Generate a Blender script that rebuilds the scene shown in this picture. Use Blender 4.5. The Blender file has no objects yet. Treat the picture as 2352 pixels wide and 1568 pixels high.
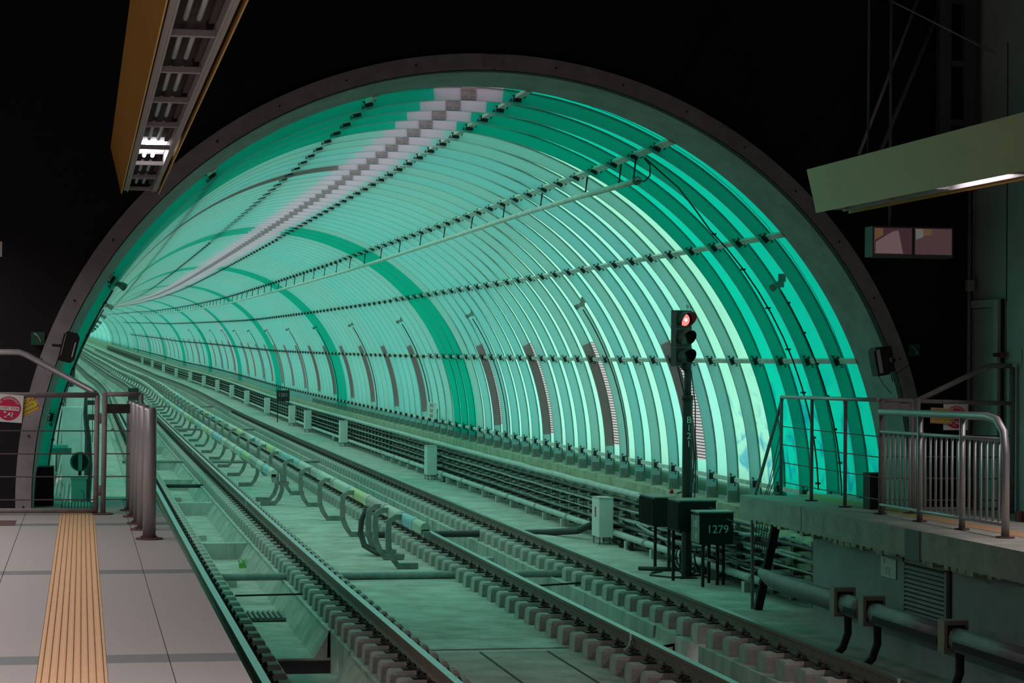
import bpy, math, random
import numpy as np
from mathutils import Vector, Matrix
random.seed(7)
PI = math.pi
R_ = math.radians
C = bpy.context.scene.collection

# ------------------------------------------------------------------ camera
F, VX, VY, ROLL, H = 5000.0, 188.0, 830.0, 0.008, 2.6
def _basis():
    a = Vector(((VX-1176)/F, (VY-784)/F, 1.0)).normalized()
    sx, c = math.sin(ROLL), math.cos(ROLL)
    u = Vector((sx, -c, -(sx*a[0]-c*a[1])/a[2])).normalized()
    r = a.cross(u)
    if r[0] < 0: r = -r
    return r, a, u
r_, a_, u_ = _basis()
right = Vector((r_[0], a_[0], u_[0])); down = Vector((r_[1], a_[1], u_[1])); fwd = Vector((r_[2], a_[2], u_[2]))
cd = bpy.data.cameras.new('camera'); cam = bpy.data.objects.new('camera', cd); C.objects.link(cam)
cd.sensor_width = 36; cd.lens = 36*F/2352; cd.clip_start = 0.2; cd.clip_end = 2000
cam.matrix_world = Matrix(((right[0], -down[0], -fwd[0], 0), (right[1], -down[1], -fwd[1], 0), (right[2], -down[2], -fwd[2], H), (0, 0, 0, 1)))
bpy.context.scene.camera = cam

# ------------------------------------------------------------------ world (overcast daylight outside the glazed vault)
w = bpy.data.worlds.new('sky'); bpy.context.scene.world = w; w.use_nodes = True
bg = w.node_tree.nodes['Background']; bg.inputs[0].default_value = (0.97, 1.0, 0.98, 1); bg.inputs[1].default_value = 1.75
vs = bpy.context.scene.view_settings
vs.view_transform = 'Standard'; vs.look = 'None'; vs.gamma = 1; vs.use_curve_mapping = False; vs.exposure = 0.0

def area(name, loc, sx, sy, power, col=(1, .9, .84), rot=(0, 0, 0)):
    l = bpy.data.lights.new(name, 'AREA'); l.shape = 'RECTANGLE'; l.size = sx; l.size_y = sy; l.energy = power; l.color = col
    o = bpy.data.objects.new(name, l); o.location = loc; o.rotation_euler = rot; C.objects.link(o); return o
# tubes of the station luminaires nearer than the frame shows (one row above each platform)
def tubes(loc, sx, sy, power, spread, col=(1, .9, .87)):
    o = area('tube_light', loc, sx, sy, power, col); o.data.spread = R_(spread); return o
tubes((0.3, 2.0, 4.15), .3, 14, 190, 125)
tubes((-2.2, 12.0, 4.4), .3, 19, 380, 150)
tubes((9.2, 9.0, 4.6), .3, 19, 260, 140)
area('tube_light', (3.5, -6.0, 4.6), 8, .4, 160)

# ------------------------------------------------------------------ materials
def nt(name):
    m = bpy.data.materials.new(name); m.use_nodes = True
    return m, m.node_tree, m.node_tree.nodes, m.node_tree.links
def mat(name, col, rough=.7, metal=0, var=.0, scale=6, dirt=None, dirt_amt=.5, bump=0, stretch=(1, 1, 1), spec=.4):
    m, t, n, l = nt(name); b = n['Principled BSDF']
    b.inputs['Roughness'].default_value = rough; b.inputs['Metallic'].default_value = metal
    b.inputs['Specular IOR Level'].default_value = spec
    b.inputs['Base Color'].default_value = (*col, 1)
    if var or dirt or bump:
        tc = n.new('ShaderNodeTexCoord'); mp = n.new('ShaderNodeMapping'); mp.inputs['Scale'].default_value = stretch
        l.new(tc.outputs['Object'], mp.inputs[0])
        no = n.new('ShaderNodeTexNoise'); no.inputs['Scale'].default_value = scale; no.inputs['Detail'].default_value = 8
        no.inputs['Roughness'].default_value = .65
        l.new(mp.outputs[0], no.inputs[0])
        cr = n.new('ShaderNodeValToRGB'); cr.color_ramp.elements[0].position = .3; cr.color_ramp.elements[1].position = .7
        c2 = dirt if dirt else tuple(c*(1-var) for c in col)
        cr.color_ramp.elements[0].color = (*c2, 1); cr.color_ramp.elements[1].color = (*tuple(min(1, c*(1+var*.6)) for c in col), 1)
        l.new(no.outputs[0], cr.inputs[0]); l.new(cr.outputs[0], b.inputs['Base Color'])
        if bump:
            bn = n.new('ShaderNodeTexNoise'); bn.inputs['Scale'].default_value = scale*8; bn.inputs['Detail'].default_value = 4
            l.new(tc.outputs['Object'], bn.inputs[0])
            bp = n.new('ShaderNodeBump'); bp.inputs['Strength'].default_value = bump; bp.inputs['Distance'].default_value = .02
            l.new(bn.outputs[0], bp.inputs['Height']); l.new(bp.outputs[0], b.inputs['Normal'])
    return m
def glaze(name, tcol, streak=.12, graffiti=False, refl=.12):
    """thin translucent sheet lit from outside"""
    m, t, n, l = nt(name); n.remove(n['Principled BSDF']); out = n['Material Output']
    tr = n.new('ShaderNodeBsdfTranslucent'); df = n.new('ShaderNodeBsdfDiffuse'); mx = n.new('ShaderNodeMixShader')
    tc = n.new('ShaderNodeTexCoord'); no = n.new('ShaderNodeTexNoise'); no.inputs['Scale'].default_value = 1.3; no.inputs['Detail'].default_value = 5
    l.new(tc.outputs['Object'], no.inputs[0])
    cr = n.new('ShaderNodeValToRGB'); cr.color_ramp.elements[0].position = .25; cr.color_ramp.elements[1].position = .75
    cr.color_ramp.elements[0].color = (*tuple(c*(1-streak) for c in tcol), 1); cr.color_ramp.elements[1].color = (*tcol, 1)
    l.new(no.outputs[0], cr.inputs[0]); src = cr.outputs[0]
    if graffiti:
        n2 = n.new('ShaderNodeTexNoise'); n2.inputs['Scale'].default_value = 1.9; n2.inputs['Detail'].default_value = 3; n2.inputs['Distortion'].default_value = 1.6
        ge = n.new('ShaderNodeNewGeometry'); l.new(ge.outputs['Position'], n2.inputs[0])
        sx = n.new('ShaderNodeSeparateXYZ'); l.new(ge.outputs['Position'], sx.inputs[0])
        mr = n.new('ShaderNodeMapRange'); mr.inputs[1].default_value = 2.75; mr.inputs[2].default_value = 1.9; l.new(sx.outputs[2], mr.inputs[0])
        st = n.new('ShaderNodeMapRange'); st.inputs[1].default_value = .50; st.inputs[2].default_value = .66; l.new(n2.outputs[0], st.inputs[0])
        mm = n.new('ShaderNodeMath'); mm.operation = 'MULTIPLY'; l.new(mr.outputs[0], mm.inputs[0]); l.new(st.outputs[0], mm.inputs[1])
        mc = n.new('ShaderNodeMix'); mc.data_type = 'RGBA'; l.new(mm.outputs[0], mc.inputs[0])
        l.new(src, mc.inputs[6]); mc.inputs[7].default_value = (tcol[0]*.25+.002, tcol[1]*.5, tcol[2]*.8, 1); src = mc.outputs[2]
    l.new(src, tr.inputs[0])
    df.inputs[0].default_value = (*tuple(min(1, c*.7+.05) for c in tcol), 1)
    mx.inputs[0].default_value = refl
    l.new(tr.outputs[0], mx.inputs[1]); l.new(df.outputs[0], mx.inputs[2]); l.new(mx.outputs[0], out.inputs[0])
    return m
def emit(name, col, s):
    m, t, n, l = nt(name); b = n['Principled BSDF']; b.inputs['Base Color'].default_value = (*col, 1)
    b.inputs['Emission Color'].default_value = (*col, 1); b.inputs['Emission Strength'].default_value = s
    return m
M = {}
M['green'] = glaze('green_polycarbonate', (.003, .50, .33), refl=.08)
M['green_g'] = glaze('green_polycarbonate_graffiti', (.003, .50, .33), graffiti=True, refl=.08)
M['light'] = glaze('aqua_polycarbonate', (.28, .74, .58))
M['light2'] = glaze('aqua_polycarbonate_bluer', (.26, .73, .59))
M['light3'] = glaze('aqua_polycarbonate_greyer', (.30, .72, .56))
M['light_g'] = glaze('aqua_polycarbonate_graffiti', (.29, .75, .55), graffiti=True)
M['clear'] = glaze('clear_polycarbonate', (.72, .66, .72), refl=.03)
M['grey_sheet'] = glaze('grey_sheet', (.17, .24, .19))
M['louver'] = glaze('louver_plastic', (.46, .43, .44))
M['rib'] = mat('painted_rib', (.50, .54, .52), .6, var=.1, scale=2)
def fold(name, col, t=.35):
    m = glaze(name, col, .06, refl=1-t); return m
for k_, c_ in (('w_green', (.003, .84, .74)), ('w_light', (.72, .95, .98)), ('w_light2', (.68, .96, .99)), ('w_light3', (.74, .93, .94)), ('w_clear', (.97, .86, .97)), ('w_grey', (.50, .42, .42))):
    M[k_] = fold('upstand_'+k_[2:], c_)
M['ribedge'] = mat('rib_edge_strip', (.20, .17, .165), .7, var=.3, scale=10)
M['riblip'] = mat('rib_inner_lip', (.42, .46, .44), .7, var=.15, scale=10)
M['rib_foot'] = mat('rib_foot_steel', (.30, .33, .31), .7, var=.4, scale=9)
M['purlin'] = mat('galvanised_purlin', (.62, .62, .58), .6, var=.3, scale=5)
M['dark'] = mat('dark_steel', (.035, .03, .03), .7, var=.4, scale=12)
M['black'] = mat('black_plastic', (.008, .007, .008), .6)
M['wall_dark'] = mat('black_painted_cladding', (.012, .010, .013), .9, var=.2, scale=1)
M['rim'] = mat('portal_rim_steel', (.32, .29, .31), .75, var=.25, scale=5, bump=.1)
M['reveal'] = mat('portal_reveal_concrete', (.36, .37, .36), .85, var=.25, scale=3, bump=.1)
M['conc'] = mat('track_bed_concrete', (.48, .47, .43), .9, dirt=(.27, .26, .22), scale=2.2, bump=.35, var=.15)
M['conc_y'] = mat('mossy_concrete', (.44, .44, .34), .95, dirt=(.24, .25, .16), scale=4, bump=.4, var=.15)
M['conc_wet'] = mat('stained_concrete', (.44, .45, .42), .6, dirt=(.20, .22, .19), scale=3, bump=.3, stretch=(1, 1, .25), var=.3)
M['block'] = mat('precast_block_concrete', (.42, .40, .375), .9, dirt=(.28, .25, .23), scale=8, bump=.2, var=.1)
M['rail'] = mat('rusty_rail_steel', (.20, .135, .115), .75, var=.3, scale=14, metal=.1)
M['head'] = mat('worn_rail_head', (.34, .35, .36), .33, metal=.9, var=.2, scale=10)
M['clip'] = mat('rail_clip_rust', (.055, .038, .034), .8, var=.3, scale=20)
M['pave'] = mat('grey_granite_paving', (.355, .325, .325), .75, var=.10, scale=60)
M['band'] = mat('dark_granite_band', (.175, .19, .195), .75, var=.12, scale=60)
M['tact'] = mat('tan_tactile_strip', (.62, .38, .22), .75, var=.12, scale=30)
M['tact_y'] = mat('yellow_tactile_strip', (.5, .38, .12), .8, var=.3, scale=30)
M['slab'] = mat('platform_concrete', (.46, .44, .41), .9, dirt=(.30, .29, .26), scale=5, bump=.3, var=.1)
M['pwall'] = mat('painted_platform_wall', (.34, .36, .37), .85, var=.15, scale=3)
M['steel'] = mat('stainless_tube', (.46, .44, .46), .4, metal=.55, var=.1, scale=20)
M['steel_d'] = mat('painted_grey_steel', (.30, .25, .26), .6, var=.25, scale=15)
M['wire'] = mat('rusty_wire', (.16, .11, .115), .7)
M['rustbase'] = mat('rusty_base', (.13, .06, .06), .9, var=.3, scale=30)
M['yellow'] = mat('yellow_enamel', (.66, .35, .07), .38, var=.08, scale=3, spec=.3)
M['tray'] = mat('grey_tray', (.36, .33, .33), .6, var=.1)
M['traydark'] = mat('unlit_fixture_inside', (.05, .035, .038), .8)
M['tube_off'] = mat('unlit_tube', (.42, .45, .44), .4)
M['tube_on'] = emit('lit_tube', (1, .94, 1), 9)
M['diff_on'] = emit('lit_diffuser', (.86, .82, .88), .5)
M['white'] = mat('white_enamel', (.62, .62, .60), .6, var=.08, scale=8)
M['redsign'] = mat('red_sign', (.50, .012, .07), .6)
M['yelsign'] = mat('yellow_sign', (.62, .50, .06), .6)
M['greensign'] = mat('green_sign', (.012, .09, .05), .6)
M['signink'] = mat('sign_ink', (.12, .04, .02), .8)
M['whitepaint'] = mat('white_lettering', (.62, .72, .70), .7)
M['redlens'] = emit('lit_red_lens', (1, .16, .16), 1.5)
M['redlens_c'] = emit('red_lens_hot', (1, .75, .8), 3)
M['lens_off'] = mat('dark_lens', (.01, .03, .015), .15)
M['cable'] = mat('grey_cable_sheath', (.30, .31, .30), .7, var=.3, scale=8)
M['cable_d'] = mat('black_cable', (.03, .03, .032), .6)
M['pipe'] = mat('pale_pipe', (.46, .47, .45), .6, var=.25, scale=5)
M['cov_a'] = mat('cover_cream', (.50, .49, .42), .6, var=.15, scale=6)
M['cov_b'] = mat('cover_blue', (.30, .44, .50), .6, var=.15, scale=6)
M['cov_c'] = mat('cover_yellow', (.52, .50, .26), .6, var=.2, scale=6)
M['cov_d'] = mat('cover_pink', (.42, .34, .33), .6, var=.2, scale=6)
M['cov_e'] = mat('cover_grey', (.20, .205, .215), .5, var=.2, scale=6)
M['hook'] = mat('cast_iron_bracket', (.22, .22, .20), .8, var=.35, scale=9)
M['hook_d'] = mat('dark_cast_iron', (.028, .02, .022), .8)
M['insul'] = mat('cream_insulator', (.34, .31, .26), .7, var=.15)
M['door'] = mat('pale_door_paint', (.50, .53, .53), .6, var=.08)
M['doorframe'] = mat('pale_door_frame', (.55, .56, .56), .6)
M['column'] = mat('grey_column', (.46, .43, .45), .8, var=.06, scale=4)
M['truss'] = mat('blue_grey_truss', (.10, .11, .135), .7)
M['screen'] = mat('monitor_frame', (.10, .11, .10), .6)
M['orange'] = mat('orange_lamp', (.30, .11, .015), .6, var=.3, scale=40)
M['grass'] = mat('grass', (.12, .45, .08), .7)
M['redcap'] = mat('red_cap', (.55, .01, .05), .5)
M['rubber'] = mat('black_rubber', (.02, .02, .02), .7)

# ------------------------------------------------------------------ path of the tunnel (rises gently, bends left far away)
_g = np.arange(-60, 700, 1.0)
_X = np.interp(_g, [-60, 128, 152, 170, 700], [0, 0, -.32, -.86, -.86-.0236*530])
_Z = np.interp(_g, [-60, 30, 50, 67, 74, 98, 123, 148, 172, 197, 246, 295, 700], [0, 0, .11, .23, .28, .50, .87, 1.24, 1.58, 2.08, 2.95, 3.9, 3.9+.019*405])
_k = np.ones(17)/17
_X[20:-20] = np.convolve(_X, _k, 'same')[20:-20]; _Z[20:-20] = np.convolve(_Z, _k, 'same')[20:-20]
def PX(s): return float(np.interp(s, _g, _X))
def PZ(s): return float(np.interp(s, _g, _Z)) if s > 26 else 0.0
def P(x, s, z): return (x+PX(s), s, z+PZ(s))
CX, CZ, RP, RI, RO = 4.14, .98, 4.68, 4.52, 4.83
def arc(ang, rr, s): return P(CX+rr*math.cos(R_(ang)), s, CZ+rr*math.sin(R_(ang)))
RIB0, DS = 23.54, 1.01
SL = [-14, 0, 8, 20, 26, 30, 36, 42, 50, 58, 66]+list(range(74, 180, 8))+list(range(180, 620, 15))

# ------------------------------------------------------------------ mesh builder
class MB:
    def __init__(s): s.v = []; s.f = []; s.mi = []; s.m = 0; s.sm = []
    def face(s, idx, smooth=False): s.f.append(idx); s.mi.append(s.m); s.sm.append(smooth)
    def box(s, x0, x1, y0, y1, z0, z1, skew=None):
        b = len(s.v)
        for z in (z0, z1):
            for y in (y0, y1):
                for x in (x0, x1): s.v.append((x, y, z))
        for q in ((0, 2, 3, 1), (4, 5, 7, 6), (0, 1, 5, 4), (2, 6, 7, 3), (0, 4, 6, 2), (1, 3, 7, 5)): s.face([b+i for i in q])
        return s
    def quad(s, *p):
        b = len(s.v); s.v += [tuple(q) for q in p]; s.face(list(range(b, b+len(p)))); return s
    def tube(s, pts, r, n=8, cap=True, sx=1, sy=1, closed=False, smooth=True):
        pts = [Vector(p) for p in pts]; rr = r if isinstance(r, (list, tuple)) else [r]*len(pts)
        base = len(s.v); ref = None
        for i, p in enumerate(pts):
            d = (pts[min(i+1, len(pts)-1)]-pts[max(i-1, 0)])
            if closed: d = pts[(i+1) % len(pts)]-pts[i-1]
            d.normalize()
            up = Vector((0, 0, 1)) if abs(d.z) < .95 else Vector((0, 1, 0))
            if ref is not None and abs(d.dot(ref)) < .95: up = ref
            e1 = d.cross(up).normalized(); e2 = e1.cross(d).normalized(); ref = e2
            for k in range(n):
                a = 2*PI*(k+.5)/n; s.v.append(tuple(p+e1*math.cos(a)*rr[i]*sx+e2*math.sin(a)*rr[i]*sy))
        m = len(pts)
        for i in range(m if closed else m-1):
            for k in range(n):
                s.face([base+i*n+k, base+i*n+(k+1) % n, base+((i+1) % m)*n+(k+1) % n, base+((i+1) % m)*n+k], smooth and n > 5)
        if cap and not closed:
            s.face([base+k for k in range(n)][::-1]); s.face([base+(m-1)*n+k for k in range(n)])
        return s
    def sweep(s, prof, sl, closed=True, cap=True, path=True):
        """prof [(x,z)] carried along the track path"""
        b = len(s.v); n = len(prof)
        for t in sl:
            for (x, z) in prof: s.v.append(P(x, t, z) if path else (x, t, z))
        for i in range(len(sl)-1):
            for k in range(n if closed else n-1):
                s.face([b+i*n+k, b+(i+1)*n+k, b+(i+1)*n+(k+1) % n, b+i*n+(k+1) % n])
        if closed and cap:
            s.face([b+k for k in range(n)]); s.face([b+(len(sl)-1)*n+k for k in range(n)][::-1])
        return s
    def disc(s, c, nrm, r, n=20, r0=0, sx=1):
        c = Vector(c); nrm = Vector(nrm).normalized(); up = Vector((0, 0, 1)) if abs(nrm.z) < .9 else Vector((0, 1, 0))
        e1 = up.cross(nrm).normalized(); e2 = nrm.cross(e1)
        b = len(s.v)
        for k in range(n):
            a = 2*PI*k/n; s.v.append(tuple(c+(e1*math.cos(a)*sx+e2*math.sin(a))*r))
        if r0:
            for k in range(n):
                a = 2*PI*k/n; s.v.append(tuple(c+(e1*math.cos(a)*sx+e2*math.sin(a))*r0))
            for k in range(n): s.face([b+k, b+(k+1) % n, b+n+(k+1) % n, b+n+k])
        else: s.face([b+k for k in range(n)])
        return s
    def cyl(s, p0, p1, r, n=12): return s.tube([p0, p1], r, n)
    def mesh(s, name, mats):
        me = bpy.data.meshes.new(name); me.from_pydata(s.v, [], s.f)
        if not isinstance(mats, (list, tuple)): mats = [mats]
        for m in mats: me.materials.append(M[m] if isinstance(m, str) else m)
        me.polygons.foreach_set('material_index', s.mi); me.polygons.foreach_set('use_smooth', s.sm)
        me.update(); return me
    def build(s, name, mats, parent=None): return link(name, s.mesh(name, mats), parent)
def link(name, me, parent=None, loc=None, rot=None):
    o = bpy.data.objects.new(name, me); C.objects.link(o)
    if parent: o.parent = parent
    if loc: o.location = loc
    if rot: o.rotation_euler = rot
    return o
def tag(o, label, cat, group=None, kind=None):
    if label: o['label'] = label
    if cat: o['category'] = cat
    if group: o['group'] = group
    if kind: o['kind'] = kind
    return o
def thing(name, label, cat, loc=(0, 0, 0), group=None, kind=None, rot=(0, 0, 0)):
    o = bpy.data.objects.new(name, None); C.objects.link(o); o.location = loc; o.rotation_euler = rot; o.empty_display_size = .2
    return tag(o, label, cat, group, kind)
def struct(name, o_or_mb, mats=None, label=None, cat=None):
    o = o_or_mb.build(name, mats) if isinstance(o_or_mb, MB) else o_or_mb
    o['kind'] = 'structure'
    if label: o['label'] = label
    if cat: o['category'] = cat
    return o
def copy_tree(o, parent=None):
    c = o.copy(); C.objects.link(c)
    if parent: c.parent = parent
    for ch in list(o.children): copy_tree(ch, c)
    return c
def text(name, body, size, parent, mtx, m, ext=.001, align='CENTER', sx=1):
    cu = bpy.data.curves.new(name, 'FONT'); cu.body = body; cu.size = size; cu.extrude = ext; cu.align_x = align; cu.align_y = 'CENTER'
    cu.space_character = 1.0
    tmp = bpy.data.objects.new('tmp', cu); C.objects.link(tmp)
    dg = bpy.context.evaluated_depsgraph_get(); dg.update()
    me = bpy.data.meshes.new_from_object(tmp.evaluated_get(dg)); me.name = name
    bpy.data.objects.remove(tmp); bpy.data.curves.remove(cu)
    if sx != 1: me.transform(Matrix.Scale(sx, 4, (1, 0, 0)))
    me.transform(mtx); me.materials.clear(); me.materials.append(M[m])
    return link(name, me, parent)
def face_cam(x, y, z, yaw=0, roll=0):   # text plane facing -Y
    return Matrix.Translation((x, y, z)) @ Matrix.Rotation(yaw, 4, 'Z') @ Matrix.Rotation(R_(90), 4, 'X') @ Matrix.Rotation(roll, 4, 'Z')
def face_left(x, y, z):   # plane facing -X
    return Matrix.Translation((x, y, z)) @ Matrix.Rotation(R_(-90), 4, 'Z') @ Matrix.Rotation(R_(90), 4, 'X')

# ================================================================== TRACK BED
HW = .35
TR = [(1.50, 3.05), (5.30, 6.77)]
WZ, SZ, PZF, WX = -.20, -.33, -.62, 8.46
def prof_bed(): return [(-1.2, WZ), (.95, WZ), (1.05, SZ), (1.92, SZ), (1.98, PZF), (2.52, PZF), (2.68, SZ-.02), (2.70, SZ), (5.70, SZ), (5.74, PZF), (6.34, PZF), (6.38, SZ), (7.1, SZ), (7.18, WZ), (8.5, WZ), (8.5, -.9), (-1.2, -.9)]
fl = bpy.data.objects.new('floor', None); C.objects.link(fl); struct('floor', fl, label='pale concrete track bed with two drain channels running into the tunnel', cat='track bed')
MB().sweep(prof_bed(), [23.8, 26, 29.1]).build('bed_slab', 'conc', fl)
MB().sweep([q for q in prof_bed() if q[0] <= 1.93][:-1]+[(1.92, -.9)]+[(-1.2, -.9)], [23.0, 23.79]).build('bed_slab', 'conc', fl)
MB().sweep([(2.70, -.9)]+[q for q in prof_bed() if q[0] >= 2.69][:-1]+[], [23.0, 23.79]).build('bed_slab', 'conc', fl)
MB().sweep(prof_bed(), [29.1+.02, 30, 33, 36, 42, 45.9]).build('bed_slab', 'conc', fl)
MB().sweep(prof_bed(), [45.92]+[s for s in SL if s > 46]).build('bed_slab', 'conc', fl)
nearp = [(.95, SZ), (1.92, SZ), (1.98, PZF), (2.52, PZF), (2.68, SZ-.02), (2.70, SZ), (5.70, SZ), (5.74, PZF), (6.34, PZF), (6.38, SZ), (7.1, SZ), (7.18, WZ), (8.5, WZ), (8.5, -.9), (.95, -.9)]
MB().sweep(nearp, [-14, 0, 10, 21.9], path=False).build('bed_slab', 'conc', fl)
mb = MB(); mb.box(2.70, 5.70, 21.9, 22.05, -.9, SZ-.002); mb.box(2.70, 5.70, 22.15, 23.0, -.9, SZ-.002); mb.box(7.1, 8.5, 21.9, 23, -.9, WZ)
mb.box(1.0, 1.92, 21.9, 23.0, -.9, SZ-.01); mb.box(6.38, 7.1, 21.9, 22.0, -.9, SZ-.01); mb.box(6.38, 7.1, 22.5, 23, -.9, SZ-.01)
mb.build('joint_strip', 'conc_wet', fl); MB().box(1.0, 7.1, 21.9, 23.9, -1.5, -1.4).build('trench_shade_floor', 'black', fl); MB().box(1.93, 2.70, 23.77, 23.795, -1.4, PZF-.03).build('trench_shade_sheet', 'black', fl); MB().box(5.74, 6.34, 22.97, 22.99, -1.4, PZF-.03).build('trench_shade_sheet', 'black', fl); MB().box(1.9, 2.66, 21.9, 22.6, -1.0, PZF).build('channel_floor', 'conc', fl)  # black floor and thin black sheets stand in for the shade in the trench
mb = MB()
for xx in (3.3, 4.0, 4.7): mb.box(xx, xx+.025, 10, 21.85, SZ, SZ+.004)
mb.build('floor_groove', 'hook_d', fl)
# wet stained inner faces of the channels, in cast lengths
for (x0, x1) in ((6.34, 6.385), (2.66, 2.71)):
    s = 12.0
    while s < 90:
        L = random.uniform(2.6, 4.2); L = min(L, 22.0-s) if s < 21.5 else L
        if 21.5 <= s < 23.8: s = 23.8; continue
        MB().sweep([(x0+random.uniform(0, .01), PZF), (x1, PZF), (x1, SZ+.012), (x0+.012, SZ+.012)], [s, s+L*.5, s+L-.03]).build('kerb_block', 'conc_wet', fl); s += L
# cross beams in the left channel
for s in (35.8, 45.3, 53.3, 62, 71, 80, 90):
    MB().box(1.93, 2.66, s-.25, s, PZF, SZ-.03+PZ(s)).build('cross_beam', 'conc_wet', fl)
    MB().box(5.72, 6.36, s-2.3, s-2.1, PZF, SZ-.12+PZ(s)).build('cross_beam', 'conc_wet', fl)
for s in (31.2, 39, 49): MB().box(1.98, 2.2, s, s+.9, PZF+PZ(s), PZF+.1+PZ(s)).build('channel_step', 'conc', fl)
# drain grate
gr = thing('drain_grate', 'slatted drain grate in the channel of the left track', 'grate', (0, 0, 0))
MB().box(2.0, 2.62, 27.15, 28.1, PZF, PZF+.02).build('grate_frame', 'hook_d', gr)
for i in range(9):
    x = 2.04+i*.065; MB().box(x, x+.03, 27.2, 28.05, PZF+.02, PZF+.05).build('bar', 'hook', gr)
# weeds
for i, (x, s, h, lab) in enumerate([(2.45, 33.6, .17, 'small green weed tuft growing in the left channel, nearest to the camera'), (2.1, 36.2, .12, 'tiny green weed beside the cross beam in the left channel'), (1.75, 44, .2, 'green weed clump beside the left rail behind the last bollard')]):
    g = MB()
    for k in range(26):
        a = random.uniform(0, 2*PI); l = random.uniform(.4, 1)*h; bx, by = x+random.uniform(-.05, .05), s+random.uniform(-.05, .05)
        p = [(bx, by, -.55 if x > 1.9 else -.3), (bx+math.cos(a)*l*.2, by+math.sin(a)*l*.2, (-.55 if x > 1.9 else -.3)+l*.7), (bx+math.cos(a)*l*.5, by+math.sin(a)*l*.5, (-.55 if x > 1.9 else -.3)+l)]
        g.quad((p[0][0]-.004, p[0][1], p[0][2]), (p[0][0]+.004, p[0][1], p[0][2]), (p[1][0]+.005, p[1][1], p[1][2]), (p[1][0]-.005, p[1][1], p[1][2]))
        g.quad((p[1][0]-.005, p[1][1], p[1][2]), (p[1][0]+.005, p[1][1], p[1][2]), p[2])
    tag(g.build('weed', 'grass'), lab, 'weed')
# plinths along both walls of the tunnel
mb = MB(); mb.sweep([(8.47, WZ-.5), (8.47, .50), (8.56, .58), (8.56, .74), (9.4, .76), (9.4, WZ-.5)], [24.2]+[s for s in SL if s > 24.3]); tr1 = struct('trim_1', mb, 'conc_y', 'stained concrete plinth carrying the right-hand feet of the ribs', 'plinth')
mb = MB(); mb.sweep([(-1.1, WZ-.5), (-1.1, .76), (-.30, .74), (-.22, .7), (-.22, WZ-.5)], [23.05]+[s for s in SL if s > 24.3]); struct('trim_2', mb, 'conc_y', 'stained concrete plinth carrying the left-hand feet of the ribs', 'plinth')

# ================================================================== RAIL TRACKS
RP_ = [(-.036, 0), (.036, 0), (.036, -.032), (.010, -.045), (.010, -.115), (.066, -.130), (.066, -.142), (-.066, -.142), (-.066, -.130), (-.010, -.115), (-.010, -.045), (-.036, -.032)]
def rail_mesh(x):
    mb = MB(); n = len(RP_); b = 0
    sl = SL
    for t in sl:
        for (a, z) in RP_: mb.v.append(P(x+a, t, z))
    for i in range(len(sl)-1):
        for k in range(n):
            mb.m = 1 if k == 0 else 0
            mb.face([i*n+k, (i+1)*n+k, (i+1)*n+(k+1) % n, i*n+(k+1) % n])
    mb.m = 0; mb.face(list(range(n)))
    return mb
def block_mb():
    mb = MB()
    for (hx, hy, z) in ((.325, .135, -.02), (.315, .125, .15), (.300, .105, .176), (.28, .09, .18)):
        for (a, b) in ((-1, -1), (1, -1), (1, 1), (-1, 1)): mb.v.append((a*hx, b*hy, z))
    for L in range(3):
        for k in range(4): mb.face([L*4+k, L*4+(k+1) % 4, L*4+4+(k+1) % 4, L*4+4+k])
    mb.face([12, 13, 14, 15]); return mb
block_me = block_mb().mesh('concrete_block', 'block')
def clip_mb(sg):
    mb = MB(); x = sg*.125
    mb.box(x-.065, x+.065, -.075, .075, .0, .016)
    mb.tube([(x+sg*.02, -.055, .02), (x-sg*.03, -.06, .05), (x-sg*.05, -.03, .04), (x+.0, -.012, .062), (x, .012, .062), (x-sg*.05, .03, .04), (x-sg*.03, .06, .05), (x+sg*.02, .055, .02)], .011, 5)
    mb.tube([(x+sg*.005, 0, .01), (x+sg*.005, 0, .095)], .012, 6); mb.tube([(x+sg*.005, 0, .05), (x+sg*.005, 0, .075)], .023, 6)
    return mb
clipL = clip_mb(-1).mesh('rail_clip', 'clip'); clipR = clip_mb(1).mesh('rail_clip', 'clip')
PB = .583
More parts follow.
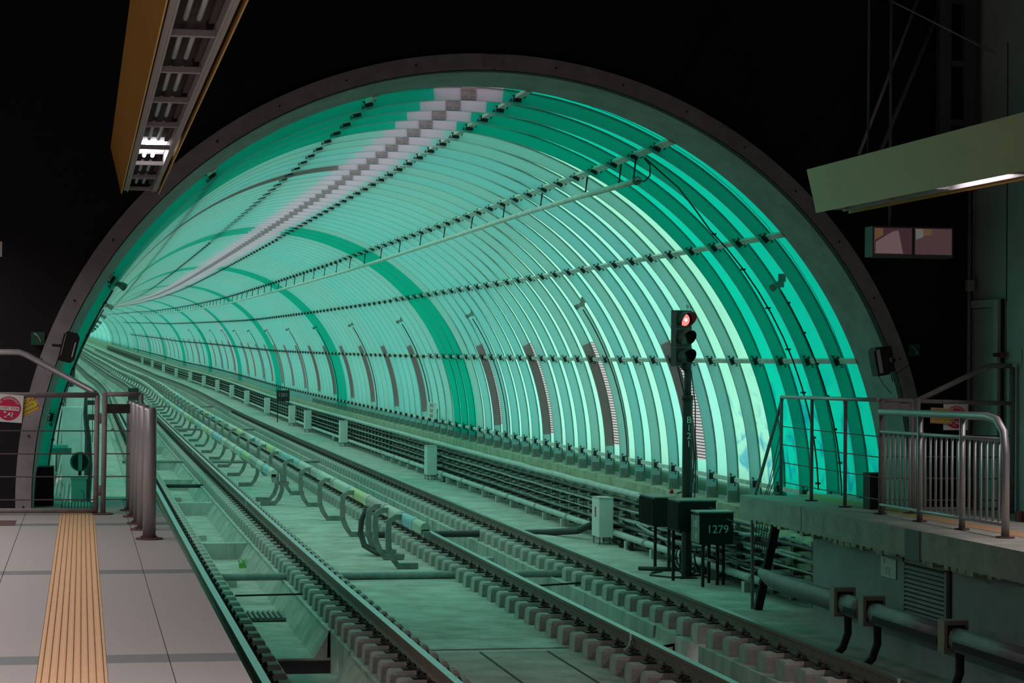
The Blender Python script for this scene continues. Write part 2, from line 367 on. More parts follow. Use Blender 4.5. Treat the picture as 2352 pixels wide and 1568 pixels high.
for ti, (ra, rb) in enumerate(TR):
    tr = thing('rail_track', ['left rail track beside the left platform with paired concrete blocks', 'right rail track beside the signal post with paired concrete blocks'][ti], 'rail track', ((ra+rb)/2, 12, 0), 'rail tracks into the tunnel')
    inv = Matrix.Translation((-(ra+rb)/2, -12, 0))
    def par(name, me, p=tr, loc=None, off=True):
        o = link(name, me, p)
        o.location = Vector(loc or (0, 0, 0))-(Vector(((ra+rb)/2, 12, 0)) if p is tr else Vector((0, 0, 0))); return o
    for x in (ra, rb): par('rail', rail_mesh(x).mesh('rail', ['rail', 'head']))
    # welded joints pale patch
    far = MB(); farc = MB(); nb = 0
    s = 11.3+.1*ti
    while s < 330:
        for x in (ra, rb):
            if nb < 300:
                b = par('concrete_block', block_me, loc=P(x, s, SZ)); nb += 1
                b.rotation_euler = (0, 0, random.uniform(-.012, .012))
                if s < 52:
                    par('rail_clip', clipL, b, (0, 0, .178)); par('rail_clip', clipR, b, (0, 0, .178))
                elif s < 130:
                    for sg in (-1, 1):
                        c = P(x+sg*.125, s, -.13); farc.box(c[0]-.05, c[0]+.05, c[1]-.05, c[1]+.05, c[2]-.04, c[2]+.05)
            else:
                c = P(x, s, SZ); far.box(c[0]-.30, c[0]+.30, s-.12, s+.12, c[2], c[2]+.18)
        s += PB
    fo = far.build('concrete_block_row', 'block', tr); fo.location = (-(ra+rb)/2, -12, 0); fo['kind'] = 'stuff'
    fo = farc.build('rail_clip_row', 'clip', tr); fo.location = (-(ra+rb)/2, -12, 0); fo['kind'] = 'stuff'
    if ti == 1:
        for (x, s) in ((5.30, 20.55), (6.77, 17.25)):
            mb = MB(); mb.box(x-.045, x-.036, s-.035, s+.035, -.06, 0.002); mb.tube([(x-.04, s, -.06), (x-.06, s-.02, -.12), (x-.12, s-.06, -.15)], .012, 6)
            o = mb.build('bond_wire', 'white', tr); o.location = (-(ra+rb)/2, -12, 0)
    else:
        for (x, s) in ((3.05, 40.6), (3.05, 60.5)):
            o = MB().box(x-.04, x+.038, s, s+.07, -.05, .004+PZ(s)).build('weld_mark', 'white', tr); o.location = (-(ra+rb)/2, -12, 0)

# pipes and rods crossing below the rails
tag(MB().tube([(1.1, 29.35, -.27), (7.0, 29.35, -.27)], .05, 12).build('cross_pipe', 'cable'), 'dark thick pipe crossing under both tracks, nearest to the camera', 'pipe')
pts = [(4.7, 35.6, -.21), (5.6, 35.5, -.2), (7.1, 35.2, -.17), (7.5, 34.9, -.14), (7.85, 34.1, -.05), (7.98, 33.5, .12)]
tag(MB().tube(pts, .055, 10).build('curved_pipe', 'cable_d'), 'black corrugated conduit passing under the right track and bending up into the white box', 'pipe')
tag(MB().tube([(1.9, 27.3, -.30), (2.75, 27.3, -.29)], .012, 6).build('thin_rod', 'hook_d'), 'thin iron rod across the left channel in front of the dark pipe', 'rod')
tag(MB().tube([(5.75, 28.0, -.30), (6.6, 28.2, -.28)], .014, 6).build('thin_rod', 'hook_d'), 'thin iron rod across the right channel in front of the dark pipe', 'rod')
tag(MB().tube([P(1.9, 50, -.32), P(2.9, 50, -.32)], .045, 8).build('short_pipe', 'cable_d'), 'short dark pipe lying across the left channel beside the bollards', 'pipe')
for s in (60, 83, 110): tag(MB().tube([P(1.1, s, -.28), P(7.0, s, -.28)], .045, 6).build('cross_pipe', 'cable'), 'distant dark pipe crossing under both tracks inside the tunnel', 'pipe', 'distant cross pipes')

# ================================================================== VAULT
va = bpy.data.objects.new('ceiling', None); C.objects.link(va); struct('ceiling', va, label='green glazed barrel vault of the tunnel with close-set curved ribs', cat='vault')
A0, A1 = -3.0, 183.0
RID = (85.2, 94.8)
WEB = {}
_rm = {}
def rib_for(mname, n, ex=None):
    key = (mname, n, ex)
    if key in _rm: return _rm[key]
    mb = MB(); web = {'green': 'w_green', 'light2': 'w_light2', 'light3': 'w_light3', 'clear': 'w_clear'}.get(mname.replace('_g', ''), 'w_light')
    st = 186/n
    bp = sorted(set([A0+st*i for i in range(n+1)]+[3.0, 25.0, RID[0], RID[1], 150.0]))
    for a in bp:
        c, d = math.cos(R_(a)), math.sin(R_(a))
        for (rr, y) in ((RP, -.004), (RI, -.004), (RP, .012), (RP-.016, .012), (RP-.016, -.014), (RI, -.009), (RI, .009), (RI+.010, .007), (RI+.010, -.007), (RP, .004), (RI, .004)): mb.v.append((CX+rr*c, y, CZ+rr*d))
    for i in range(len(bp)-1):
        a = (bp[i]+bp[i+1])/2; b, e = 11*i, 11*(i+1)
        mb.m = 1 if RID[0] < a < RID[1] else 2 if (ex == 'lv' and 3 < a < 25) or (ex == 'gr' and RID[1] < a < 150) else 0
        mb.face([b, b+1, e+1, e]); mb.face([b+9, e+9, e+10, b+10])
        mb.m = 3
        mb.face([b+3, b+4, e+4, e+3]); mb.face([b+4, b+0, e+0, e+4])
        mb.m = 4
        for (p, q) in ((5, 6), (6, 7), (7, 8), (8, 5)): mb.face([b+p, b+q, e+q, e+p])
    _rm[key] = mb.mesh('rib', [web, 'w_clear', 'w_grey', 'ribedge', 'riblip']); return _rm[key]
def place(o, s):
    o.location = (PX(s), s, PZ(s))
    return o
def sheet(a0, a1, rr, y0, y1, step=2.5, sag=0):
    mb = MB(); n = max(1, int(round((a1-a0)/step)))
    for i in range(n+1):
        a = R_(a0+(a1-a0)*i/n)
        for y in (y0, y1): mb.v.append((CX+rr*math.cos(a), y, CZ+rr*math.sin(a)))
    for i in range(n): mb.face([2*i, 2*i+1, 2*i+3, 2*i+2], True)
    return mb
_pc = {}
def panel_me(kind, mname, full):
    key = (kind, mname, full)
    if key not in _pc:
        a0, a1 = kind
        _pc[key] = sheet(a0, a1, RP, -.02, DS+.02 if full else 1.04, 2.5 if full else 3).mesh('glazing_sheet', mname)
    return _pc[key]
def louver_mesh():
    mb = MB(); a = 3.5
    while a < 25:
        for (r1, a1, r2, a2) in ((RP-.005, a, RP-.03, a+.28),):
            p = [(CX+r1*math.cos(R_(a1)), CZ+r1*math.sin(R_(a1))), (CX+r2*math.cos(R_(a2)), CZ+r2*math.sin(R_(a2)))]
            mb.quad((p[0][0], .04, p[0][1]), (p[0][0], DS-.04, p[0][1]), (p[1][0], DS-.04, p[1][1]), (p[1][0], .04, p[1][1]))
        a += .55
    return mb.mesh('louver_slats', 'grey_sheet')
louv = louver_mesh(); louv_back = sheet(3.2, 25.2, RP+.002, -.02, DS+.02, 1.5).mesh('louver_back', 'louver')
splice = MB()
for i in range(1):
    a0, a1 = 88.9, 91.1
    splice.box(CX-.085, CX+.085, -.022, -.012, CZ+RI+.012, CZ+RP-.01)
    for dx in (-.06, -.03, .03, .06):
        for dz in (.045, .115): splice.tube([(CX+dx, -.03, CZ+RI+dz), (CX+dx, -.02, CZ+RI+dz)], .008, 6)
splice_me = splice.mesh('splice_plate', 'steel_d')
foot = MB(); foot.box(8.645, 8.83, -.05, .05, .73, .765); foot.box(8.662, 8.815, -.016, -.008, .76, .90); foot.box(8.80, 8.83, .03, .9, .74, .80)
foot_me = foot.mesh('rib_foot', 'rib_foot')
NG = {}
def bay_mats(k):
    if k <= 2: return 'green_g' if k >= -1 else 'green'
    q = (k-24) % 24
    if k >= 24 and q < 3: return 'green'
    if k in (3, 4): return 'light_g'
    if k == 99: return 'clear'
    return ['light', 'light2', 'light', 'light3', 'light2'][(k*7+k//3) % 5]
NR = 300
# first short bay behind the reveal
for (a0, a1) in ((A0, RID[0]), (RID[1], A1)):
    sheet(a0, a1, RP, 22.75, RIB0+.0).build('glazing_sheet', 'green_g', va)
sheet(RID[0], RID[1], RP, 22.75, RIB0).build('ridge_sheet', 'clear', va)
ridge_me = sheet(RID[0], RID[1], RP, -.02, DS+.02).mesh('ridge_sheet', 'clear')
farr = MB(); farp = MB()
for k in range(0, 560):
    s = RIB0+DS*k
    if k < NR:
        near = k < 60
        m = bay_mats(k); mp = bay_mats(k-1)
        ex = 'gr' if k == 9 else 'lv' if ((k-1) % 5 == 1 and k >= 7 and mp[:5] != 'green' and k < 231) else None
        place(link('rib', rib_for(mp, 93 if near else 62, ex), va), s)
        lv = (k % 5 == 1 and k >= 6 and m[:5] != 'green' and k < 230)
        if k == 8:
            place(link('glazing_sheet', panel_me((A0, RID[0]), m, True), va), s); place(link('glazing_sheet', panel_me((RID[1], 150), 'grey_sheet', True), va), s)
        else:
            if lv:
                place(link('glazing_sheet', panel_me((25.2, RID[0]), m, near), va), s); place(link('glazing_sheet', panel_me((A0, 3.2), m, near), va), s)
                lo = place(link('louver', louv_back, va), s)
                if near: link('slat_row', louv, lo)
            else: place(link('glazing_sheet', panel_me((A0, RID[0]), m, near), va), s)
            place(link('glazing_sheet', panel_me((RID[1], A1), m, near), va), s)
        place(link('ridge_sheet', ridge_me, va), s)
        if k < 200: place(link('splice_plate', splice_me, va), s)
        if k < 60:
            place(link('rib_foot', foot_me, va), s)
    else:
        n = 20; b = len(farr.v); b2 = len(farp.v); s2 = s+DS
        for i in range(n+1):
            a = A0+(A1-A0)*i/n
            farr.v.append(arc(a, RI, s)); farr.v.append(arc(a, RP, s)); farp.v.append(arc(a, RP, s)); farp.v.append(arc(a, RP, s2))
        farp.m = 1 if (k-24) % 24 < 3 else 0
        for i in range(n): farr.face([b+2*i, b+2*i+1, b+2*i+3, b+2*i+2]); farp.face([b2+2*i, b2+2*i+1, b2+2*i+3, b2+2*i+2])
o = farr.build('rib_row', 'w_light', va); o['kind'] = 'stuff'
o = farp.build('glazing_row', ['light', 'green'], va); o['kind'] = 'stuff'
# purlins
SP = [22.9, 26, 30, 36, 42, 50, 58, 66]+list(range(74, 180, 8))+list(range(180, 590, 12))
def bracket_mb():
    mb = MB()
    mb.box(-.035, .035, -.035, -.02, -.045, .045); mb.box(-.012, .012, -.09, -.02, -.03, .03)
    mb.tube([(-.03, -.05, .05), (-.04, -.03, .085), (-.01, -.03, .07)], .007, 5); mb.tube([(.02, -.05, -.04), (.035, -.05, -.085), (.01, -.04, -.07)], .007, 5)
    mb.tube([(.03, -.09, -.05), (.03, -.02, .06)], .007, 5); return mb
br_me = bracket_mb().mesh('bracket', 'dark')
PUR = [(83.2, .034), (62.2, .042), (42, .03), (21.6, .028), (.9, .028), (104, .034), (127.6, .042), (147, .03), (167, .03)]
for (ang, wd) in PUR:
    rr = RP-.075
    cx, cz = CX+rr*math.cos(R_(ang)), CZ+rr*math.sin(R_(ang)); tx, tz = -math.sin(R_(ang)), math.cos(R_(ang)); nx, nz = math.cos(R_(ang)), math.sin(R_(ang))
    pr = [(cx+tx*wd+nx*.02, cz+tz*wd+nz*.02), (cx+tx*wd-nx*.02, cz+tz*wd-nz*.02), (cx-tx*wd-nx*.02, cz-tz*wd-nz*.02), (cx-tx*wd+nx*.02, cz-tz*wd+nz*.02)]
    MB().sweep(pr, SP).build('purlin', 'purlin', va)
    st = MB()
    for k in range(0, 230):
        s = RIB0+DS*k
        c = P(cx-nx*.045, s-.02, cz-nz*.045)
        if k < 30:
            b = link('bracket', br_me, va); b.location = P(cx-nx*.02, s-.01, cz-nz*.02); b.rotation_euler = (0, R_(-ang), 0)
        else: st.box(c[0]-.03, c[0]+.03, s-.05, s-.01, c[2]-.04, c[2]+.04)
    o = st.build('bracket_row', 'dark', va); o['kind'] = 'stuff'
# hanging pipe under the upper right purlin
hp = thing('hanging_pipe', 'long grey pipe hung on short straps below the upper right purlin', 'pipe', (0, 0, 0))
zz = lambda s: float(np.interp(s, [24, 27, 31, 37, 50, 70], [4.72, 4.75, 4.77, 4.75, 4.70, 4.70]))
MB().tube([P(6.22, s, zz(s)) for s in [24.15, 25, 26, 27, 28.5, 30, 32, 34.5, 37, 41, 46, 52, 60, 70, 84, 100, 120, 140, 160, 180, 220, 260, 300]], .035, 8).build('pipe', 'purlin', hp)
for i, s in enumerate([24.35, 25.05]+[26.8+2.75*j for j in range(60)]):
    a = P(6.22, s, zz(s)); b = arc(62.2, RI, s)
    MB().tube([a, (a[0]*.6+b[0]*.4, s, a[2]*.6+b[2]*.4), b], [.018, .009, .014] if s < 60 else .014, 5).build('strap', 'dark', hp)
MB().tube([arc(62.2, RI-.02, 23.95), (6.30, 23.9, 4.88), (6.30, 23.9, 4.76), (6.26, 23.98, 4.70), P(6.22, 24.15, 4.72)], .009, 6).build('looped_cable', 'cable_d', hp)
MB().tube([(6.22, 24.15, 4.72), (6.22, 24.22, 4.72)], .05, 10).build('end_cap', 'hook', hp)
# lamps on the ribs with their conduits
def lamp_me():
    mb = MB(); mb.box(-.035, .035, -.035, .035, -.035, .035); mb.tube([(-.03, 0, -.01), (-.08, -.02, -.03), (-.11, -.03, -.05)], [.025, .042, .045], 10); mb.box(-.02, .06, -.02, .02, .03, .12)
    return mb.mesh('lamp_body', 'hook')
lamp = lamp_me()
for side, ang0, s0 in ((1, 34.6, 23.95), (-1, 147.0, 23.75)):
    for j in range(14):
        s = s0+10.1*j
        t = thing('wall_lamp', ('small dark lamp on the right ribs nearest the portal' if j == 0 else 'small lamp on a rib high on the right wall of the tunnel') if side > 0 else ('small lamp on the left ribs nearest the portal' if j == 0 else 'small lamp on a rib high on the left wall of the tunnel'), 'lamp', arc(ang0, RP-.15, s), None if j == 0 else ('right wall lamps' if side > 0 else 'left wall lamps'))
        o = link('lamp_body', lamp, t);  o.rotation_euler = (0, 0 if side > 0 else 0, 0 if side > 0 else PI)
        base = Vector(arc(ang0, RP-.15, s))
        pts = [Vector(arc(ang0+(side*-1)*(d), RI-.012, s+.05))-base for d in range(1, 35 if side > 0 else 35, 3)]
        MB().tube(pts, .011 if j < 3 else .014, 5).build('conduit', 'cable_d', t)
        if j == 0:
            for d in range(3, 33, 5):
                c = Vector(arc(ang0-side*d, RI-.012, s+.05))-base; MB().box(c.x-.02, c.x+.02, c.y-.03, c.y+.015, c.z-.012, c.z+.012).build('clamp', 'cable_d', t)
# long black cable sagging from the pipe to the second rib and down it
pts = [arc(62, RI, 24.0), (6.75, 24.3, 4.66), (7.05, 24.6, 4.42), arc(46, RI-.02, 24.78)]+[arc(a, RI-.015, 24.80) for a in range(42, -2, -4)]
bc = thing('black_cable', 'long black cable dropping from the upper purlin down the green ribs', 'cable')
MB().tube(pts, .010, 6).build('cable_run', 'cable_d', bc)
for a in range(45, 0, -7):
    c = arc(a, RI-.015, 24.8); MB().box(c[0]-.03, c[0]+.02, 24.77, 24.83, c[2]-.01, c[2]+.012).build('clamp', 'cable_d', bc)
tag(MB().tube([arc(a, RP-.02, 23.25+.02*i) for i, a in enumerate(range(80, 2, -6))], .003, 4).build('thin_wire', 'cable_d'), 'hair-thin wire curving along the first green panel by the portal', 'wire')

# ================================================================== PORTAL
tr3 = bpy.data.objects.new('trim_3', None); C.objects.link(tr3); struct('trim_3', tr3, label='grey steel rim around the round tunnel mouth', cat='portal rim')
def ell(cx, cz, ea, eb, a): return (cx+ea*math.cos(R_(a)), cz+eb*math.sin(R_(a)))
OUT_ = lambda a, g=0: ell(4.136, 1.262, 4.767+g, 4.544+g, a)
INN_ = lambda a, g=0: ell(4.141, 1.215, 4.618+g, 4.424+g, a)
def ring(fa, fb, y0, y1, a0, a1, n=96):
    mb = MB()
    for i in range(n+1):
        a = a0+(a1-a0)*i/n
        for (f, y) in ((fa, y0), (fb, y0), (fb, y1), (fa, y1)): q = f(a); mb.v.append((q[0], y, q[1]))
    for i in range(n):
        for k in range(4): mb.face([4*i+k, 4*i+(k+1) % 4, 4*i+4+(k+1) % 4, 4*i+4+k])
    mb.face([0, 1, 2, 3]); mb.face([4*n+3, 4*n+2, 4*n+1, 4*n]); return mb
for (a0, a1) in ((-22, 17.5), (17.6, 89.9), (90.1, 162.4), (162.5, 202)): ring(INN_, OUT_, 22.02, 22.14, a0, a1, 48).build('rim_segment', 'rim', tr3)
ring(lambda a: INN_(a, -.008), INN_, 22.03, 22.16, -22, 202, 96).build('rim_lip', 'hook_d', tr3)
mb = MB(); mb.box(CX-.11, CX+.11, 21.995, 22.02, INN_(90)[1]+.02, OUT_(90)[1]-.01); mb.build('splice_plate', 'steel_d', tr3)
for a in list(range(-8, 190, 9)):
    q0, q1 = INN_(a), OUT_(a); c = ((q0[0]+q1[0])/2, 0, (q0[1]+q1[1])/2)
    MB().tube([(c[0], 22.008, c[2]), (c[0], 22.02, c[2])], .011, 6).build('bolt', 'hook_d', tr3)
mb = MB()
for i in range(121):
    a = -22+224*i/120; q = INN_(a); mb.v.append((q[0], 22.14, q[1]))
    th = math.atan2(q[1]-CZ, q[0]-CX)
    for (rr, y) in ((4.598, 22.93), (4.70, 22.95), (4.9, 22.3)): mb.v.append((CX+rr*math.cos(th), y, CZ+rr*math.sin(th)))
for i in range(120):
    for k in range(4): mb.face([4*i+k, 4*i+(k+1) % 4, 4*i+4+(k+1) % 4, 4*i+4+k])
mb.build('reveal', 'reveal', tr3)
# front wall with the round hole
mb = MB(); n = 120; pts = []
for i in range(n+1):
    pts.append(OUT_(-22+224*i/n, -.03))
def edge_pt(p):
    dx, dz = p[0]-CX, p[1]-CZ; t = 1e9
    if dx > 0: t = min(t, (16-CX)/dx)
    if dx < 0: t = min(t, (-8-CX)/dx)
    if dz > 0: t = min(t, (13-CZ)/dz)
    if dz < 0: t = min(t, (-1.4-CZ)/dz)
    return (CX+dx*t, CZ+dz*t)
for i in range(n):
    q0, q1 = edge_pt(pts[i]), edge_pt(pts[i+1])
    mb.quad((pts[i][0], 22.1, pts[i][1]), (q0[0], 22.1, q0[1]), (q1[0], 22.1, q1[1]), (pts[i+1][0], 22.1, pts[i+1][1]))
wf = struct('wall_front', mb, 'wall_dark', 'black cladding wall around the tunnel mouth', 'wall')
for a in (32, 50, 66, 80, 97, 115): # seams of the cladding, fanning out
    p0 = (CX+(RO+.05)*math.cos(R_(a)), CZ+(RO+.05)*math.sin(R_(a))); p1 = (CX+9*math.cos(R_(a)), CZ+9*math.sin(R_(a)))
    MB().tube([(p0[0], 22.08, p0[1]), (p1[0], 22.08, p1[1])], .006, 4).build('seam', 'black', wf)
struct('wall_left', MB().box(-8.1, -8, -14, 22.1, -1.4, 13), 'wall_dark', 'black side wall far left of the hall', 'wall')
struct('wall_right', MB().box(16, 16.1, -14, 22.1, -1.4, 13), 'wall_dark', 'black side wall far right of the hall', 'wall')
struct('wall_back', MB().box(-8, 16, -14.2, -14, -1.4, 13), 'wall_dark', 'black wall behind the camera', 'wall')
struct('ceiling_1', MB().box(-8, 16, -14, 22.1, 13, 13.1), 'wall_dark', 'black roof of the station hall', 'ceiling')
# closing walls under and beside the vault
mb = MB(); mb.sweep([(-1.0, -1.4), (-1.0, .98), (-.56, .98), (-.56, 1.0), (-1.1, 1.0), (-1.1, -1.4)], [22.12]+[s for s in SL if s > 24])
mb.sweep([(9.0, -1.4), (9.0, .98), (8.86, .98), (8.86, 1.0), (9.1, 1.0), (9.1, -1.4)], [22.12]+[s for s in SL if s > 24])
struct('wall_tunnel', mb, 'conc_y', 'low concrete side walls below the vault', 'wall')

# ================================================================== LEFT PLATFORM
PL = 1.12
pf = bpy.data.objects.new('platform', None); C.objects.link(pf); struct('platform', pf, label='left station platform with grey slabs, dark bands and a tan tactile strip', cat='platform')
MB().box(-8, .76, -14, 24.35, -.9, PL-.06).build('platform_base', 'slab', pf)
MB().box(.72, .79, -14, 24.35, PL-.3, PL-.061).build('edge_nosing', 'hook_d', pf)
cols = [(-2.8, -1.665), (-1.66, -.525), (-.520, -.196), (.136, .440), (.445, .79)]
bands = [(1.7, 2.0), (6.3, 6.6), (10.89, 11.19), (15.47, 15.75), (20.05, 20.33)]
edges = [-14, 1.7, 2.0, 6.3, 6.6, 10.89, 11.19, 15.47, 15.75, 20.05, 20.33, 24.35]
for (x0, x1) in [(-8, -2.805)]+cols:
    for i in range(len(edges)-1):
        y0, y1 = edges[i], edges[i+1]; dark = i % 2 == 1
        MB().box(x0, x1, y0+.002, y1-.002, PL-.06, PL).build('dark_band' if dark else 'paving_slab', 'band' if dark else 'pave', pf)
for i in range(len(edges)-1):
    if edges[i] > 21: pass
sy = 8.0
tl = MB(); tl.box(-.194, .134, 5, 21.75, PL-.06, PL-.002); tl.build('tactile_bed', 'tact', pf)
for i in range(9):
    x = -.178+i*.036
    MB().sweep([(x-.011, PL-.003), (x+.011, PL-.003), (x+.005, PL+.006), (x-.005, PL+.006)], [5, 12, 21.7], path=False).build('tactile_ridge', 'tact', pf)
for i in range(11):
    x = -.19+i*.032; MB().box(x, x+.012, 22.3, 23.6, PL-.003, PL+.003).build('grating_bar', 'clip', pf)
MB().box(-.86, -.58, 20.1, 20.7, PL, PL+.004).build('floor_hatch', 'rustbase', pf)
# bollards
def bollard(x, y, r, label, grp='steel bollards along the left platform edge', m='steel', h=1.10):
    t = thing('bollard', label, 'bollard', (x, y, PL), grp)
    mb = MB(); mb.tube([(0, 0, .012), (0, 0, h-.02), (0, 0, h)], [r, r, r*.8], 20); mb.build('post', m, t)
    mb = MB(); mb.tube([(0, 0, 0), (0, 0, .012)], r*2.1, 12); 
    for k in range(4):
        a = PI/4+k*PI/2; mb.tube([(math.cos(a)*r*1.6, math.sin(a)*r*1.6, .01), (math.cos(a)*r*1.6, math.sin(a)*r*1.6, .025)], .008, 6)
    mb.build('base_plate', 'rustbase', t); return t
labs = ['nearest steel bollard on the left platform edge', 'second steel bollard from the camera on the left platform edge', 'third steel bollard from the camera on the left platform edge', 'fourth steel bollard from the camera on the left platform edge', 'fifth steel bollard, beside the gate on the left platform edge']
for (x, y, l) in zip((.566, .545, .530, .512, .497), (18.45, 19.5, 20.25, 21.15, 22.04), labs): bollard(x, y, .055, l)
t = thing('square_post', 'green-lit dark square post behind the bollards at the platform end', 'post', (.545, 23.7, PL))
MB().box(-.055, .055, -.03, .03, .01, 1.2).build('post', 'steel_d', t); MB().box(-.09, .09, -.07, .07, 0, .012).build('base_plate', 'rustbase', t)
# left gate
g = thing('platform_gate', 'grey tube gate with stretched wires closing the end of the left platform', 'gate', (.2, 21.5, PL))
O = Vector((.2, 21.5, PL))
def gpart(name, pts, r, m, n=10, p=g, o=O): return MB().tube([tuple(Vector(q)-o) for q in pts], r, n).build(name, m, p)
gpart('top_rail', [(-2.6, 21.5, 2.27), (.165, 21.5, 2.275)], .026, 'steel_d')
gpart('bottom_rail', [(-2.6, 21.5, 1.17), (.165, 21.5, 1.155)], .024, 'steel_d')
for x in (-1.25, -2.6): gpart('upright', [(x, 21.5, 1.15), (x, 21.5, 2.27)], .024, 'steel_d')
gpart('upright', [(.145, 21.5, 1.15), (.15, 21.5, 2.28)], .026, 'steel_d')
gpart('gate_post', [(.215, 21.5, 1.12), (.225, 21.5, 2.3)], .026, 'steel_d')
gpart('top_rail', [(.225, 21.5, 2.285), (.57, 21.5, 2.285)], .022, 'steel_d')
gpart('gate_post', [(.57, 21.5, 2.1), (.57, 21.5, 2.29)], .024, 'steel_d')
o = MB().box(.24-.2, .55-.2, -.012, .012, 2.10-PL, 2.19-PL).build('cover_plate', 'dark', g)
for z in (1.93, 1.707, 1.487, 1.265):
    gpart('wire', [(-2.6, 21.5, z), (.14, 21.5, z-.002)], .006, 'wire', 6); gpart('wire', [(.24, 21.5, z), (.53, 21.5, z)], .006, 'wire', 6)
gpart('hinge', [(.18, 21.5, 1.3), (.18, 21.5, 1.4)], .015, 'steel_d'); gpart('hinge', [(.18, 21.5, 2.0), (.18, 21.5, 2.1)], .015, 'steel_d')
for (x, y) in ((.215, 21.5), (-1.25, 21.5)): gpart('foot_plate', [(x, y, 1.12), (x, y, 1.132)], .1, 'rustbase', 14)
gpart('handrail', [(-2.6, 21.62, 2.68), (-.60, 21.62, 2.685), (-.53, 21.62, 2.66), (.09, 21.6, 2.32), (.13, 21.55, 2.29)], .03, 'steel')
# signs on the left gate
def round_sign(name, label, cx, y, cz, sz, roll, grp=None):
    t = thing(name, label, 'sign', (cx, y, cz), grp, rot=(0, roll, 0))
    h = sz/2; MB().box(-h, h, -.003, .003, -h, h).build('sign_plate', 'white', t)
    rr = sz*.435
    MB().disc((0, -.005, 0), (0, -1, 0), rr, 40).build('red_disc', 'redsign', t)
    MB().box(-rr*.86, rr*.86, -.008, -.006, -rr*.17, rr*.17).build('white_bar', 'white', t)
    text('bar_lettering', 'СТОП  STOP', rr*.27, t, face_cam(0, -.0095, 0), 'redsign', .0005)
    body = 'НЕ ПРЕМИНАВАЙ'; 
    for i, ch in enumerate(body):
        a = R_(150-i*120/(len(body)-1)); 
        if ch != ' ': text('ring_letter', ch, rr*.24, t, Matrix.Translation((rr*.82*math.cos(a), -.0075, rr*.82*math.sin(a))) @ Matrix.Rotation(R_(90), 4, 'X') @ Matrix.Rotation(a-PI/2, 4, 'Z'), 'white', .0005)
    fg = MB()  # falling figure
    for pts, r in (([(.0, 0, -.45), (.22, 0, -.62)], .07), ([(.22, 0, -.62), (.42, 0, -.50)], .045), ([(.22, 0, -.62), (.45, 0, -.75)], .045), ([(.12, 0, -.5), (.16, 0, -.33)], .04), ([(.05, 0, -.5), (-.1, 0, -.62)], .04), ([(-.35, 0, -.28), (-.12, 0, -.42)], .06), ([(-.3, 0, -.72), (-.05, 0, -.76)], .04)):
        fg.tube([(p[0]*rr, -.008, p[2]*rr) for p in pts], r*rr, 6, sy=1)
    fg.disc((.33*rr, -.012, -.40*rr), (0, -1, 0), rr*.07, 10); fg.build('falling_figure', 'white', t)
    return t
round_sign('stop_sign', 'white plate with a red disc reading STOP on the left gate', -.685, 21.455, 2.145, .265, R_(4))
def yellow_sign(name, label, cx, y, cz, wd, ht, roll, bolt=False):
    t = thing(name, label, 'sign', (cx, y, cz), None, rot=(0, roll, 0))
    MB().box(-wd/2, wd/2, -.002, .002, -ht/2, ht/2).build('sign_plate', 'white', t)
    b = MB(); e = .006
    b.box(-wd/2+e, wd/2-e, -.004, -.0021, -ht/2+e, ht/2-e); b.build('frame_line', 'redsign', t)
    MB().box(-wd/2+2*e, wd/2-2*e, -.006, -.0041, -ht/2+2*e, ht/2-2*e).build('yellow_field', 'yelsign', t)
    ox = wd*.08 if bolt else 0
    for i, (tx, sz) in enumerate((('ОПАСНО!', .30), ('ВИСОКО', .18), ('НАПРЕЖЕНИЕ', .19))):
        text('lettering', tx, ht*sz, t, face_cam(ox, -.0075, ht*(.27-.27*i)), 'signink', .0005, sx=.95)
    if bolt:
        mb = MB(); x = -wd*.33; mb.quad((x, -.007, ht*.3), (x+.018, -.007, ht*.3), (x+.008, -.007, .0), (x-.004, -.007, .0)); mb.quad((x-.004, -.007, .005), (x+.014, -.007, .01), (x-.008, -.007, -ht*.3)); mb.build('lightning_bolt', 'redsign', t)
    return t
yellow_sign('warning_sign', 'tilted yellow high voltage sign tucked behind the left STOP plate', -.505, 21.49, 2.165, .20, .155, R_(-27))
# dark cabinet, phone and exit plates by the left rim
t = thing('dark_cabinet', 'black cabinet standing by the left foot of the rim', 'cabinet', (-.46, 22.95, PL)); MB().box(-.35, .19, -.2, .15, 0, .40).build('cabinet_body', 'black', t); MB().box(-.34, .18, -.21, -.2, .02, .38).build('door', 'black', t)
def trackphone(label, x, y, z, tilt, green):
    t = thing('speaker_box', label, 'speaker', (x, y, z), rot=(0, tilt, 0))
    mb = MB(); mb.tube([(0, -.1, 0), (0, .02, 0)], .001, 4)
    b = MB()
    pr = [(-.075, -.15), (-.08, .11), (-.05, .15), (.05, .15), (.08, .11), (.08, -.11), (.05, -.15)]
    n = len(pr)
    for yy in (-.12, .06):
        for q in pr: b.v.append((q[0], yy, q[1]))
    for k in range(n): b.face([k, (k+1) % n, n+(k+1) % n, n+k])
    b.face(list(range(n))); b.face(list(range(n, 2*n))[::-1]); b.build('housing', 'black', t)
    b = MB(); b.box(-.062, -.054, -.126, -.12, -.10, .12) if not green else b.box(-.055, -.015, -.13, -.12, -.12, .13); b.build('grille', 'steel' if green else 'cable', t)
    if not green: MB().box(.045, .056, -.126, -.12, -.09, .06).build('grille', 'white', t)
    else:
        MB().box(.045, .15, -.05, .03, -.13, .14).build('side_box', 'black', t); MB().box(.10, .125, -.06, -.05, -.03, .02).build('label_plate', 'tray', t)
        MB().tube([(-.05, -.05, -.14), (.0, -.05, -.26), (.07, -.04, -.36)], .004, 5).build('lead', 'cable_d', t); MB().tube([(.1, -.03, -.13), (.11, -.03, -.24)], .006, 5).build('lead', 'cable_d', t)
    MB().tube([(.06 if green else -.05, 0, 0), (.2 if green else -.16, .04, -.02)], .014, 6).build('arm', 'black', t); return t
